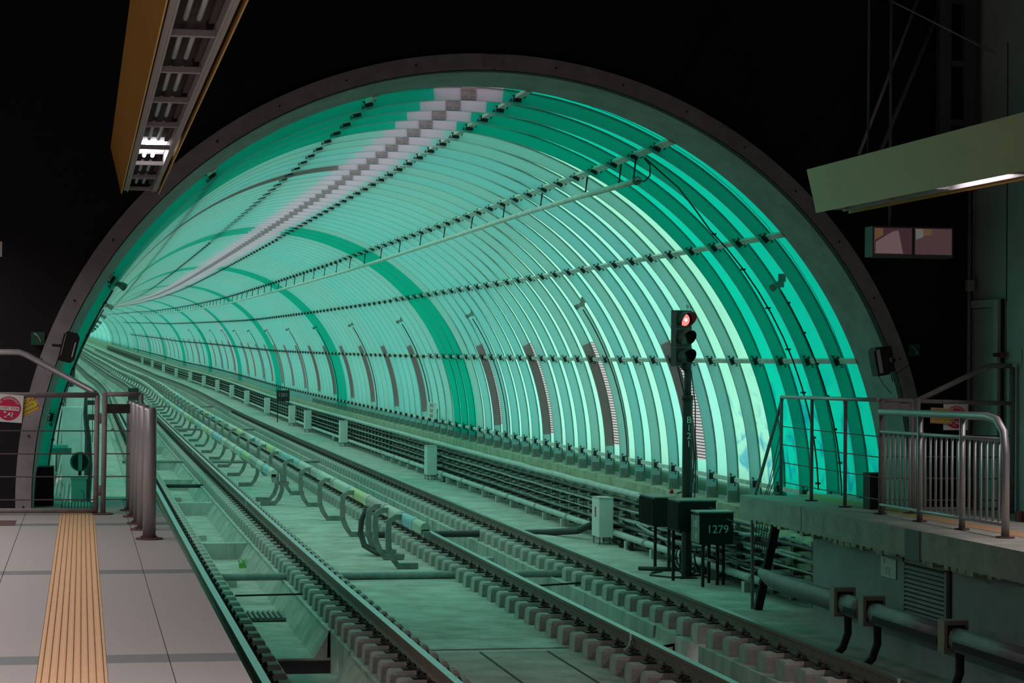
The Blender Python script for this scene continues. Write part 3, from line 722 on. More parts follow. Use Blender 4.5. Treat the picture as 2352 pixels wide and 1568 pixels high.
trackphone('black speaker box hung on the left side of the rim', -.125, 21.85, 2.74, R_(14), False)
trackphone('black speaker box with a pale grille hung on the right side of the rim', 8.31, 21.95, 2.67, R_(-10), True)
def exitplate(label, x, z):
    t = thing('green_sign', label, 'sign', (x, 22.04, z)); MB().box(-.065, .065, -.01, .01, -.065, .065).build('sign_plate', 'greensign', t)
    MB().tube([(-.035, -.014, .05), (0, -.014, .028), (.022, -.014, -.005), (.035, -.014, -.04)], .008, 6).build('white_arc', 'tray', t); return t
exitplate('small green plate with a white handset mark left of the rim', -.43, 2.825); exitplate('small green plate with a white handset mark right of the rim', 8.74, 2.79)
t = thing('ceiling_speaker', 'pale wall fitting at the left edge of the frame on the black wall', 'fitting', (-.66, 18, 3.5)); MB().box(-.1, .02, -.03, .03, -.06, .06).build('housing', 'tray', t); MB().tube([(-.03, 0, .06), (-.03, 0, 2.0)], .008, 6).build('hanger_rod', 'steel_d', t)

# items along the left walkway inside the tunnel
t = thing('white_box', 'pale box with a small handle behind the left gate', 'cabinet', (-.02, 25.4, .6)); MB().box(-.085, .085, -.1, .1, -.8, .68).build('box_body', 'white', t); MB().box(-.095, .10, -.11, .11, .66, .69).build('lid', 'white', t); MB().tube([(.04, -.1, .40), (.06, -.13, .42), (.06, -.13, .50), (.03, -.1, .53)], .008, 6).build('handle', 'cable', t)
t = thing('round_reel', 'dark round signal horn on a bracket behind the left gate', 'horn', (-.01, 26.2, 1.42))
MB().tube([(0, -.05, 0), (0, .04, 0)], .115, 24).build('drum', 'hook', t); MB().tube([(0, -.06, 0), (0, -.05, 0)], .095, 24).build('rim', 'hook_d', t); MB().box(-.02, .025, -.07, -.055, -.1, .1).build('strap', 'tray', t)
MB().box(-.36, -.10, -.06, .06, .10, .16).build('flat_bracket', 'steel_d', t); MB().box(-.34, -.14, -.05, .05, .16, .20).build('pale_cap', 'white', t); MB().tube([(0, 0, -.1), (0, 0, -1.6)], .02, 8).build('stem', 'hook_d', t)
for (x, s, w_, z1, lab, m) in [(-.12, 31, .14, 1.95, 'tall pale switch cabinet on the left walkway, nearer one', 'white'), (-.08, 36, .16, 2.15, 'tall pale switch cabinet on the left walkway, farther one', 'white')]:
    t = thing('switch_cabinet', lab, 'cabinet', P(x, s, -.2)); MB().box(-w_, w_, -.15, .15, 0, z1+.2).build('cabinet_body', m, t); MB().box(-w_+.02, w_-.02, -.16, -.15, .1, z1+.1).build('door', m, t); MB().box(w_-.07, w_-.05, -.17, -.16, 1.0, 1.2).build('handle', 'hook_d', t)
tag(MB().tube([(.06, 29.5, 2.2), (.05, 29.5, 1.9), (.09, 29.5, 1.6), (.1, 29.5, 1.2), (.08, 29.5, .6), (.08, 29.5, -.2)], [.02, .03, .045, .06, .05, .05], 8).build('cable_bundle', 'cable_d'), 'thick black cable bundle hanging beside the pale cabinets on the left', 'cable')
for i in range(5):
    x = -.33+i*.05; tag(MB().tube([P(x, s, .85+.05*(i % 2)) for s in (24.5, 28, 31, 36, 42, 50, 60, 80, 100, 130)], .02, 6).build('wall_cable', ['pipe', 'cable'][i % 2]), 'grey cable running along the left plinth', 'cable', 'cables on the left plinth')
for s in (46, 58, 70): 
    t = thing('trackside_frame', 'thin black portal frame on the left walkway', 'frame', P(.25, s, WZ), 'left walkway frames')
    for x in (-.1, .1): MB().tube([(x, 0, 0), (x, 0, 1.6)], .012, 6).build('leg', 'hook_d', t)
    MB().box(-.12, .12, -.02, .02, 1.5, 1.62).build('header', 'hook_d', t)
t = thing('green_box', 'small green box on the sleeper ends far down the left track', 'box', P(1.2, 112, -.2)); MB().box(-.15, .15, -.15, .15, 0, .5).build('box_body', 'conc_wet', t); MB().box(-.17, .17, -.17, .17, .5, .53).build('lid', 'conc_wet', t)

# ================================================================== LUMINAIRES
def luminaire(label, x, s1, s0, lit, bars, z=4.15):
    t = thing('strip_luminaire', label, 'light fixture', (x, s1, z), 'strip luminaires over the platforms')
    L = s1-s0
    for sg in (-1, 1):
        n = 8; mb = MB(); pr = []
        for i in range(n+1):
            f = i/n; pr.append((sg*(.165+.045*math.sin(f*PI*.55)+.055*f*f), f*.43))
        prr = pr+[(p[0]+sg*.008, p[1]) for p in pr[::-1]]
        mb.sweep(prr, [0, -L], path=False).build('yellow_wing', 'yellow', t)
        MB().box(min(sg*.12, sg*.15), max(sg*.12, sg*.15), -L, 0, .03, .05).build('side_rail', 'tray', t)
        MB().box(min(sg*.108, sg*.12), max(sg*.108, sg*.12), -L, 0, .02, .10).build('side_rail', 'tray', t)
    MB().box(-.19, .19, -L, 0, .13, .15).build('tray_top', 'traydark', t)
    for b in bars: MB().box(-.12, .12, b-s1-.03, b-s1+.03, .03, .06).build('cross_bar', 'tray', t)
    for i in range(len(bars)-1):
        y0, y1 = bars[i]-s1+.1, bars[i+1]-s1-.1; on = i in lit
        for xx in (-.045, .02): MB().tube([(xx, y0+.12, .085), (xx, y1-.12, .085)], .014, 8).build('tube', 'tube_on' if on else 'tube_off', t)
        if on: MB().box(-.11, .11, y0-.05, y1+.05, .115, .125).build('reflector', 'diff_on', t)
        else: MB().box(.07, .10, y0, y1, .08, .12).build('wiring_channel', 'clip', t)
    MB().tube([(0, -1.0, .15), (0, -1.0, 4)], .012, 6).build('hanger_rod', 'truss', t)
    return t
luminaire('yellow-winged strip light seen from below over the left platform', .512, 20.4, 6.0, [6], [8.0, 9.3, 10.65, 12.0, 13.4, 14.8, 16.36, 17.7, 19.0, 20.3], 4.15)
luminaire('yellow-winged strip light seen side-on over the right platform', 7.34, 20.7, 8.0, [4], [10.2, 11.7, 13.1, 14.6, 16.4, 18.0, 19.4, 20.6], 4.14)

# ================================================================== RIGHT PLATFORM
pr_ = bpy.data.objects.new('platform_1', None); C.objects.link(pr_); struct('platform', pr_, label='right station platform with a concrete edge slab and a grey wall below', cat='platform')
MB().box(7.68, 9.4, -14, 22.2, -.9, .86).build('platform_wall', 'pwall', pr_)
mb = MB(); mb.box(7.5, 16, -14, 22.06, .86, PL); mb.box(7.5, 9.0, 22.08, 24.25, .86, PL); mb.build('edge_slab', 'slab', pr_)
for i in range(40):   # broken lower edge of the slab
    s = 17+i*.18; MB().box(7.5+random.uniform(.0, .02), 7.66, s, s+random.uniform(.08, .17), .83+random.uniform(-.02, .02), .86).build('broken_edge', 'conc_y', pr_)
MB().box(7.488, 7.5, 18.72, 19.08, .84, PL-.005).build('dark_patch', 'band', pr_)
for i in range(26):
    s = 11+i*.5; MB().box(8.13, 8.38, s, s+.49, PL, PL+.004).build('tactile_tile', 'tact' if s < 20.2 else 'tact_y', pr_)
# louvred vent
t = thing('wall_vent', 'grey louvred vent in the wall below the right platform', 'vent', (7.68, 19.0, .57))
MB().box(-.02, .0, -.50, .50, -.29, .24).build('vent_back', 'hook_d', t)
mb = MB(); mb.box(-.035, -.005, -.53, -.49, -.3, .27); mb.box(-.035, -.005, .49, .53, -.3, .27); mb.box(-.035, -.005, -.53, .53, .2, .27); mb.box(-.035, -.005, -.53, .53, -.30, -.27); mb.build('vent_frame', 'pwall', t)
for i in range(11):
    z = .165-i*.042; mb = MB(); mb.quad((-.04, -.49, z-.014), (-.04, .49, z-.014), (-.01, .49, z+.016), (-.01, -.49, z+.016)); mb.quad((-.04, -.49, z-.019), (-.04, .49, z-.019), (-.04, .49, z-.014), (-.04, -.49, z-.014)); mb.build('slat', 'pwall', t)
t = thing('number_plate', 'pale stencilled plate left of the vent below the right platform', 'plate', (7.675, 19.96, .665)); MB().box(-.008, 0, -.2, .2, -.09, .10).build('plate_body', 'white', t); text('stencil_number', '121', .1, t, face_left(-.0095, 0, -.03), 'pwall', .0005); text('stencil_number', 'B', .07, t, face_left(-.0095, .1, .06), 'pwall', .0005)
MB().box(7.664, 7.68, 18.42, 18.45, .22, .86).build('wall_channel', 'hook_d', pr_)

# end railing of the right platform
O = Vector((7.95, 22.5, PL))
rg = thing('end_railing', 'green-lit wire railing at the tunnel end of the right platform', 'railing', tuple(O))
def rp(name, pts, r, m, n=8, p=None, o=None): 
    p = p or rg; o = o or O
    return MB().tube([tuple(Vector(q)-o) for q in pts], r, n).build(name, m, p)
rp('top_rail', [(7.95, 24.12, 2.255), (7.93, 20.95, 2.275)], .022, 'steel')
for y in (24.12, 23.05, 21.97, 20.93): rp('post', [(7.95, y, PL), (7.95, y, 2.26)], .02, 'steel_d'); rp('foot_plate', [(7.95, y, PL), (7.95, y, PL+.012)], .07, 'rustbase', 12)
for z in (1.915, 1.705, 1.50, 1.275): rp('wire', [(7.95, 24.12, z), (7.95, 23.05, z-.008), (7.95, 21.97, z-.012), (7.95, 20.95, z-.012)], .006, 'wire', 5)
# gate across the right platform
O2 = Vector((8.33, 20.95, PL)); g2 = thing('platform_gate', 'grey tube gate with stretched wires closing the end of the right platform', 'gate', tuple(O2))
q = lambda name, pts, r, m, n=8: rp(name, pts, r, m, n, g2, O2)
q('top_rail', [(7.95, 20.95, 2.27), (8.30, 20.95, 2.27)], .024, 'steel_d'); q('top_rail', [(8.35, 20.95, 2.265), (9.40, 20.95, 2.245)], .024, 'steel_d')
q('gate_post', [(8.29, 20.95, PL), (8.29, 20.95, 2.27)], .026, 'steel_d'); q('gate_post', [(8.355, 20.95, PL), (8.355, 20.95, 2.29)], .028, 'steel_d'); q('gate_post', [(7.965, 20.93, PL), (7.965, 20.93, 2.27)], .03, 'steel_d')
q('foot_plate', [(8.32, 20.95, PL), (8.32, 20.95, PL+.012)], .11, 'rustbase', 14)
MB().box(7.99-8.33, 8.27-8.33, -.01, .01, 2.17-PL, 2.24-PL).build('cover_plate', 'steel_d', g2)
for z in (1.92, 1.70, 1.48, 1.26): q('wire', [(7.97, 20.95, z), (8.27, 20.95, z)], .006, 'wire', 5); q('wire', [(8.36, 20.95, z), (9.36, 20.95, z-.008)], .006, 'wire', 5)
q('gate_post', [(9.38, 20.95, PL), (9.38, 20.95, 2.62)], .03, 'steel_d'); q('bottom_rail', [(8.36, 20.95, 1.17), (9.38, 20.95, 1.165)], .016, 'steel_d')
q('handrail', [(8.36, 20.97, 2.27), (9.10, 20.97, 2.615), (9.17, 20.97, 2.632), (9.38, 20.97, 2.634)], .028, 'steel_d')
round_sign('stop_sign', 'white plate with a red disc partly behind the yellow sign on the right gate', 8.745, 20.90, 2.105, .265, 0)
yellow_sign('warning_sign', 'yellow high voltage sign overlapping the red disc on the right gate', 8.58, 20.875, 2.118, .235, .158, R_(2.5), True)
t = thing('black_equipment', 'low black box behind the right railing by the rim', 'box', (8.12, 21.7, PL)); MB().box(-.03, .14, -.1, .1, 0, .36).build('box_body', 'black', t); MB().box(-.035, .145, -.105, .105, .36, .38).build('lid', 'black', t)
# near tubular balustrade
O3 = Vector((7.95, 19.4, PL)); ba = thing('balustrade', 'steel balustrade with upright bars along the right platform edge', 'railing', tuple(O3))
q = lambda name, pts, r, m='steel', n=12: rp(name, pts, r, m, n, ba, O3)
q('top_rail', [(7.95, 20.92, 2.155), (7.95, 18.3, 2.175), (7.95, 18.08, 2.15), (7.95, 17.93, 2.05), (7.95, 17.885, 1.85), (7.95, 17.885, 1.13)], .036, n=16)
q('foot_plate', [(7.95, 17.885, PL), (7.95, 17.885, PL+.012)], .085, 'rustbase', 14)
q('rail', [(7.95, 20.92, 1.955), (7.95, 17.9, 1.975)], .018); q('rail', [(7.95, 20.92, 1.215), (7.95, 17.9, 1.235)], .018)
for y in (19.87, 18.84): q('post', [(7.95, y, PL), (7.95, y, 2.16)], .03); q('foot_plate', [(7.95, y, PL), (7.95, y, PL+.012)], .07, 'rustbase', 12)
y = 18.02
while y < 20.9:
    if min(abs(y-19.87), abs(y-18.84)) > .06: q('baluster', [(7.95, y, 1.225), (7.95, y, 1.965)], .012, n=8)
    y += .132
# slanting stair cage rail and leaning post
O4 = Vector((7.66, 24.2, -.2)); cg = thing('stair_rail', 'thin bent handrail with slack wires dropping from the right platform end', 'railing', tuple(O4))
q = lambda name, pts, r, m='steel_d', n=8: rp(name, pts, r, m, n, cg, O4)
q('handrail', [(7.64, 24.2, -.2), (7.63, 24.2, .95), (7.66, 24.2, 1.1), (7.97, 24.14, 2.25)], .02)
for i in range(5):
    f = i/5; q('wire', [(7.97, 24.14, 1.95-.2*i), (7.80-.01*i+.02, 24.17, 1.25-.09*i), (7.70+.035*i, 24.2, .9), (7.655+.03*i, 24.2, .45)], .005, 'wire', 5)
lp = thing('leaning_post', 'black steel channel post leaning beside the bent handrail', 'post', (7.675, 24.1, -.2), rot=(0, R_(12.3), 0))
MB().box(-.045, .045, -.03, .03, 0, 1.16).build('post', 'black', lp); MB().box(-.055, .06, -.04, .04, 1.14, 1.18).build('cap', 'hook_d', lp); MB().box(-.05, -.04, -.04, .03, 0, 1.16).build('flange', 'hook_d', lp)

# side wall with the door
wr = bpy.data.objects.new('wall_side', None); C.objects.link(wr); struct('wall_side', wr, label='pale side wall with a door on the right platform', cat='wall')
MB().box(9.43, 9.6, 19.8, 22.1, PL, 9).build('wall_panel', 'door', wr)
MB().box(9.425, 9.435, 21.20, 21.215, 3.3, 6).build('panel_joint', 'hook_d', wr)
d = bpy.data.objects.new('door_1', None); C.objects.link(d); struct('door_1', d, label='pale flush door in the side wall of the right platform', cat='door')
MB().box(9.40, 9.43, 21.42, 22.05, PL, 3.24).build('door_leaf', 'door', d)
mb = MB(); mb.box(9.37, 9.43, 21.30, 21.42, PL, 3.33); mb.box(9.37, 9.43, 21.42, 22.06, 3.25, 3.33); mb.build('door_frame', 'doorframe', d)
tag(MB().tube([(9.40, 21.24, PL), (9.40, 21.24, 3.33)], .02, 8).build('drain_pipe', 'hook_d'), 'dark vertical pipe beside the door frame', 'pipe')
t = thing('orange_lamp', 'small orange beacon fixed on the dark pipe beside the door', 'lamp', (9.375, 21.2, 2.745)); MB().tube([(0, 0, -.03), (0, 0, .03)], .035, 10).build('lens', 'orange', t); MB().box(-.09, -.03, -.02, .02, -.02, .02).build('socket', 'rustbase', t)
t = thing('wall_notice', 'small pale notices on the side wall right of the orange beacon', 'notice', (9.42, 20.75, 2.74)); MB().box(-.004, .0, .05, .25, -.09, .05).build('sheet', 'door', t); MB().box(-.03, .0, -.16, -.03, -.14, .06).build('bright_edge_plate', 'doorframe', t)
tag(MB().tube([(9.35, 22.0, PL), (9.35, 22.0, 4.6)], .02, 8).build('vertical_conduit', 'steel_d'), 'thin grey conduit rising left of the door behind the monitors', 'pipe')
t = thing('conduit_box', 'small grey junction box on the conduit under the monitors', 'box', (9.33, 21.93, 3.49)); MB().box(-.04, .04, -.03, .03, -.06, .06).build('box_body', 'tray', t); MB().box(-.045, .045, -.035, .035, -.01, .01).build('band', 'steel_d', t)
co = thing('column', 'light grey square column at the right edge of the frame', 'column', (9.0, 19.5, PL)); MB().box(-.03, .9, -.2, .25, .0, 7).build('shaft', 'column', co); MB().box(-.035, -.03, -.2, .25, .62, .625).build('joint_line', 'hook_d', co)
tag(MB().box(8.9, 8.97, 19.75, 19.8, PL, PL+.1).build('door_stop', 'rustbase'), 'small rusty stop at the foot of the grey column', 'bracket')
# monitors
mo = thing('platform_monitors', 'pair of dim surveillance monitors hung above the right platform', 'monitor', (8.3, 21.0, 3.88))
def picmat(name, cs):
    m, t_, n, l = nt(name); b = n['Principled BSDF']; tc = n.new('ShaderNodeTexCoord'); sp = n.new('ShaderNodeSeparateXYZ'); l.new(tc.outputs['Generated'], sp.inputs[0])
    cr = n.new('ShaderNodeValToRGB'); cr.color_ramp.interpolation = 'CONSTANT'
    for i, (p, c) in enumerate(cs):
        e = cr.color_ramp.elements[i] if i < 2 else cr.color_ramp.elements.new(p); e.position = p; e.color = (*c, 1)
    l.new(sp.outputs[2], cr.inputs[0]); l.new(cr.outputs[0], b.inputs['Emission Color']); l.new(cr.outputs[0], b.inputs['Base Color'])
    b.inputs['Emission Strength'].default_value = .8; return m
M['pic'] = emit('monitor_glow_pink', (.14, .085, .09), .8); M['pic2'] = emit('monitor_glow_dark', (.045, .022, .028), .8); M['pic3'] = emit('monitor_glow_orange', (.12, .06, .03), .8); M['pic4'] = emit('monitor_glow_grey', (.12, .13, .115), .8); M['pic5'] = emit('monitor_glow_brown', (.07, .038, .042), .8)
for i, (x0, x1) in enumerate(((-.43, .005), (.012, .437))):
    b = MB(); b.box(x0, x1, -.02, .2, -.15, .16); b.build('monitor_housing', 'screen', mo)
    s_ = MB().box(x0+.015, x1-.015, -.026, -.021, -.12, .145).build('screen_face', 'pic2' if i == 0 else 'pic5', mo)
    mb = MB()
    if i == 0: mb.quad((x0+.03, -.028, -.115), (x1-.11, -.028, -.115), (x1-.16, -.028, .12), (x1-.22, -.028, .11), (x0+.03, -.028, .0)); mb.build('image_field', 'pic', mo); MB().quad((x0+.02, -.0285, .02), (x0+.11, -.0285, .07), (x0+.11, -.0285, .14), (x0+.02, -.0285, .14)).build('image_field', 'pic3', mo)
    else: MB().quad((x0+.02, -.028, .03), (x0+.1, -.028, .06), (x0+.1, -.028, .14), (x0+.02, -.028, .14)).build('image_field', 'pic4', mo); MB().quad((x0+.1, -.028, .07), (x0+.19, -.028, .08), (x0+.19, -.028, .14), (x0+.1, -.028, .14)).build('image_field', 'pic3', mo)
MB().tube([(-.2, .1, .15), (-.2, .1, 4)], .015, 6).build('hanger_rod', 'truss', mo)
# hall truss column and tie rods
tc_ = thing('truss_column', 'blue-grey lattice column above the right luminaire', 'column', (9.15, 21.9, 0))
MB().box(-.21, -.08, -.05, .05, 4.5, 10).build('chord', 'truss', tc_); MB().box(.07, .20, -.05, .05, 4.5, 10).build('chord', 'truss', tc_)
for z in (5.2, 5.83, 6.5, 7.2): MB().box(-.08, .07, -.03, .03, z, z+.06).build('batten', 'truss', tc_)
tag(MB().tube([(8.70, 21.8, 6.6), (8.02, 21.8, 4.85)], .018, 6).build('tie_rod', 'steel_d'), 'thin steel tie rod slanting left of the lattice column', 'rod')
tag(MB().tube([(9.02, 21.9, 6.6), (8.30, 21.9, 4.9)], .025, 6).build('tie_rod', 'truss'), 'darker tie rod slanting just left of the lattice column', 'rod')
tag(MB().tube([(8.1, 21.5, 6.5), (9.9, 21.5, 5.71)], .009, 6).build('stay_wire', 'tray'), 'pale stay wire crossing behind the lattice column at top right', 'wire')

# ================================================================== THIRD RAILS
def cover_section(t, s0, s1, x, z, m, w_=.066, h_=.082, path=True):
    n = 10; pr = []
    for i in range(n+1):
        a = PI*i/n; pr.append((x+w_*math.cos(a), z+h_*.35+h_*.75*math.sin(a)))
    pr += [(x-w_, z-h_*.75), (x-w_*.75, z-h_*.75), (x-w_*.75, z+.0), (x+w_*.75, z+.0), (x+w_*.75, z-h_*.75), (x+w_, z-h_*.75)]
    mb = MB(); L = s1-s0; st = [s0+L*i/3 for i in range(4)]
    mb.sweep(pr, st, path=path); mb.build('cover_section', m, t)
def third_rail(label, x, z, s0, s1, hooks, side, backoff):
    t = thing('conductor_rail', label, 'conductor rail', (0, 0, 0), 'covered conductor rails')
    MB().sweep([(x-.035, z-.06), (x+.035, z-.06), (x+.035, z+.01), (x-.035, z+.01)], [s0+.12]+[s for s in SL if s0+1 < s < s1]+[s1]).build('steel_rail', 'hook_d', t)
    s = s0; ms = ['cov_a', 'cov_b', 'cov_a', 'cov_d', 'cov_c', 'cov_a', 'cov_a', 'cov_d', 'cov_a', 'cov_b', 'cov_b', 'cov_a', 'cov_c']; i = 0; first = [.95, 1.2, 1.7, 2.0, 2.4, 2.3]
    while s < s1 and i < 130:
        L = first[i] if i < len(first) else random.choice([1.7, 2.1, 2.4, 2.4]) if i < 60 else 4.0
        cover_section(t, s+.03, s+L, x, z, ms[i % len(ms)] if i < 40 else 'cov_a')
        if i < 60: cover_section(t, s+L-.13, s+L+.16, x, z, 'cov_b' if i in (0, 4, 9) else 'cov_d' if i % 3 else 'cov_a', .074, .090)
        s += L; i += 1
    MB().box(x-.04, x+.045, s0-.10, s0+.1, z-.09, z-.01).build('rail_end', 'steel_d', t); MB().sweep([(x-.05, z-.05), (x+.05, z-.05), (x+.05, z+.05), (x-.05, z+.05)], [s0+.05, s0+.06]).build('end_seal', 'black', t)
    # C-shaped brackets
    bx = side*backoff; mb = MB(); zb = SZ-.0; zt = z+.03
    cpts = [(x, zt), (x+bx*.6, zt+.01), (x+bx, zt-.05), (x+bx*1.04, zt-.2), (x+bx*1.02, zt-.42), (x+bx*.8, zt-.56), (x+bx*.45, zb+.045), (x-bx*.75, zb+.045)]
    def hook():
        mb = MB(); 
        ww = .045; tk = .04
        n = len(cpts)
        for i, (px, pz) in enumerate(cpts):
            a = cpts[max(i-1, 0)]; b = cpts[min(i+1, n-1)]; dx, dz = b[0]-a[0], b[1]-a[1]; l = math.hypot(dx, dz); nx, nz = -dz/l, dx/l
            for (u, v) in ((-1, -1), (1, -1), (1, 1), (-1, 1)): mb.v.append((px-x+nx*tk*u, v*ww, pz+nz*tk*u))
        for i in range(n-1):
            for k in range(4): mb.face([4*i+k, 4*i+(k+1) % 4, 4*i+4+(k+1) % 4, 4*i+4+k])
        mb.face([0, 1, 2, 3]); mb.face([4*n-1, 4*n-2, 4*n-3, 4*n-4])
        return mb.mesh('bracket', 'hook')
    hm = hook(); fb = MB().box(-.05, .05, -.07, .07, -.015, .0).mesh('foot_bolt', 'hook_d')
    for hs in hooks:
        o = link('bracket', hm, t); o.location = (x+PX(hs), hs, PZ(hs))
        if hs < 60: f = link('foot_bolt', fb, o); f.location = (-bx*.5, 0, zb+.0)
    return t
B = third_rail('conductor rail with pale covers between the tracks, nearer the right track', 4.55, .37, 28.9, 330, [30.75, 32.15, 32.95]+[36.3+3.55*i for i in range(80)], -1, .24)
A = third_rail('conductor rail with pale covers between the tracks, nearer the left track', 3.72, .35, 42.8, 330, [43.8, 45.0]+[50.0+3.95*i for i in range(70)], 1, .24)
MB().tube([(4.52, 33.3, .40), (4.30, 33.25, .38), (4.22, 33.2, .2), (4.20, 33.15, 0), (4.24, 33.0, -.17), (4.4, 32.6, -.26), (4.75, 32.3, -.27)], .035, 8).build('feeder_cable', 'cable_d', B)
MB().tube([(4.54, 33.4, .40), (4.34, 33.4, .37), (4.26, 33.35, .2), (4.24, 33.3, 0), (4.28, 33.1, -.17), (4.5, 32.7, -.26)], .03, 8).build('feeder_cable', 'cable_d', B)
# conductor rail along the right platform wall
cr_ = thing('wall_conductor_rail', 'dark covered conductor rail along the wall below the right platform', 'conductor rail', (0, 0, 0))
xs, zs = 7.30, .30
mb = MB(); mb.tube([(xs, 8, zs), (xs, 22.0, zs), (xs-.02, 22.5, zs+.03), (xs-.03, 22.75, zs+.06)], [.1, .1, .085, .05], 12, sx=.7, sy=1.0); mb.build('end_ramp_cover', 'cov_e', cr_)
for (s0, s1) in ((8, 10.5), (10.55, 13), (13.05, 15.6), (15.65, 17.35), (17.6, 19.25), (19.6, 20.05)): MB().tube([(xs, s0, zs), (xs, s1, zs)], .108, 14, sx=.72, sy=1.0).build('cover_section', 'cov_e', cr_); MB().box(xs-.082, xs-.074, s0+.05, s1-.05, zs-.06, zs+.0).build('seam', 'hook_d', cr_)
for hs in (17.5, 19.45, 20.25):
    i_ = thing('x', None, None) if False else None
    b = MB().box(xs-.10, xs+.12, hs-.07, hs+.07, zs-.12, zs+.16).build('insulator_block', 'insul', cr_)
    MB().box(xs-.07, xs+.09, hs-.085, hs-.07, zs-.07, zs+.12).build('block_opening', 'hook_d', b)
    MB().tube([(xs, hs-.16, zs), (xs, hs-.02, zs)], .085, 10, sx=.75).build('grey_collar', 'insul', b)
    pts = [(xs+.03, hs-.1, zs-.1), (xs+.03, hs-.1, zs-.28), (xs-.02, hs-.1, zs-.42), (xs-.12, hs-.1, zs-.51), (xs-.26, hs-.1, zs-.53)]
    MB().tube(pts, .038, 6, sx=1.0, smooth=False).build('hook', 'hook_d', b)
t = thing('wall_hole', 'ragged dark hole broken in the wall below the right platform', 'hole', (7.678, 16.9, .22)); MB().quad((-.004, -.17, -.02), (-.004, -.1, .03), (-.004, .05, .035), (-.004, .2, -.0), (-.004, .05, -.04), (-.004, -.1, -.06)).build('hole_shadow', 'black', t)

# ================================================================== CABLE RACKS AND CABLES, RIGHT WALKWAY
TZ = [.47, .33, .19, .05, -.09]
def arm_mb(): return MB().box(-.22, .03, -.03, .03, -.024, .024).mesh('arm', 'dark')
arm_me = arm_mb(); post_me = MB().box(.0, .055, -.03, .03, 0, .76).mesh('rack_post', 'conc_wet')
whole = MB(); whole.box(.0, .05, -.03, .03, 0, .72)
for z in TZ: whole.box(-.20, .03, -.022, .022, z+.18, z+.22)
whole_me = whole.mesh('rack_far', 'dark')
s = 22.9; k = 0; gap = .74; stuff = MB()
while s < 330:
    if k < 50:
        t = thing('cable_rack', 'black-armed cable rack on a short pale post along the right walkway', 'cable rack', P(8.40, s, WZ), 'cable racks on the right walkway')
        link('rack_post', post_me, t)
        for z in TZ: a = link('arm', arm_me, t); a.location = (0, 0, z-WZ)
    elif k < 150:
        o = link('cable_rack', whole_me); o.location = P(8.40, s, WZ); tag(o, 'black-armed cable rack on a short pale post along the right walkway', 'cable rack', 'cable racks on the right walkway')
    else:
        c = P(8.3, s, WZ)
        for zq in (.12, .30, .48): stuff.box(c[0]-.1, c[0]+.1, s-.02, s+.02, c[2]+zq, c[2]+zq+.05)
    s += gap if k < 80 else gap*1.5; k += 1
o = stuff.build('cable_rack_row', 'dark'); tag(o, 'distant dark cable racks far down the right walkway', 'cable rack', None, 'stuff')
def cable_line(x, z, r, m, s0=26, wob=.02, n=6, label='', grp=None, cat='cable', name='cable', s1=330):
    ss = list(np.arange(s0, 60, .95))+[60, 64, 70, 78, 88, 100, 115, 130, 150, 170, 200, 240, 280, s1]
    pts = [P(x+random.uniform(-wob, wob), t, z+random.uniform(-wob, wob)*.5) for t in ss]
    return tag(MB().tube(pts, r, n).build(name, m), label, cat, grp)
cable_line(8.34, .60, .055, 'pipe', 30.8, .01, 10, 'pale thick pipe on top of the right cable racks', None, 'pipe', 'top_pipe')
cable_line(8.40, .575, .03, 'cable', 26, .01, 6, 'grey cable beside the pale pipe on top of the racks', None)
for ti, z in enumerate(TZ):
    for j in range([1, 2, 1, 2, 1][ti]):
        cable_line(8.25+j*.07, z+.035, random.choice([.014, .018, .022]), random.choice(['cable', 'pipe', 'cable_d', 'cable']), 23.0+random.uniform(0, .7), .012, 5, 'cable lying on an arm tier of the right cable racks', 'cables on the racks')
lp_ = thing('lower_pipe', 'pale jointed pipe along the foot of the right cable racks', 'pipe')
MB().tube([P(8.16, t, -.02) for t in (24.5, 28, 31, 34, 38, 42, 46, 52, 60)], .05, 12).build('pipe', 'pipe', lp_)
MB().tube([P(8.16, t, -.02) for t in (60, 70, 80, 95, 110, 130, 160)], .05, 8).build('pipe', 'pipe', lp_)
for s in np.arange(25.8, 62, 2.6): MB().tube([P(8.16, s, -.02), P(8.16, s+.12, -.02)], .062, 12).build('collar', 'cable', lp_)
for s in np.arange(26, 60, 1.5): MB().box(8.1, 8.2, s, s+.12, WZ+PZ(s), -.07+PZ(s)).build('support', 'conc_wet', lp_)
# tangled loose cables near the signal cases
random.seed(21)
for i in range(34):
    x0 = random.uniform(8.22, 8.45); z0 = random.choice(TZ)+.05; s0 = random.uniform(24.3, 27.5); s1 = s0+random.uniform(3, 8)
    pts = [];  n = 9
    for k in range(n):
        f = k/(n-1); pts.append((x0-.06*math.sin(f*PI)*random.uniform(.3, 1)+random.uniform(-.03, .03), s0+(s1-s0)*f, max(-.17, z0-.10*math.sin(f*PI)*random.uniform(0, 1.4)+random.uniform(-.03, .03))))
    tag(MB().tube(pts, random.choice([.012, .016, .02, .024]), 6).build('loose_cable', random.choice(['cable', 'cable', 'pipe', 'cable_d'])), 'loose cable sagging over the racks behind the signal cases', 'cable', 'loose cables behind the signal cases')
for i in range(7):
    a = random.uniform(0, 6); cx, cy = 8.0+random.uniform(-.15, .25), 27.9+random.uniform(-.3, .6); rr = random.uniform(.13, .24)
    tag(MB().tube([(cx+rr*math.cos(R_(t)), cy+.1*math.sin(R_(t*.5+a*9)), max(-.18, .07+rr*1.15*math.sin(R_(t)))) for t in range(150, 400, 25)], random.choice([.012, .018]), 6).build('looped_cable', 'cable_d'), 'black cable hanging in a loop under the signal cases', 'cable', 'looped cables under the cases')
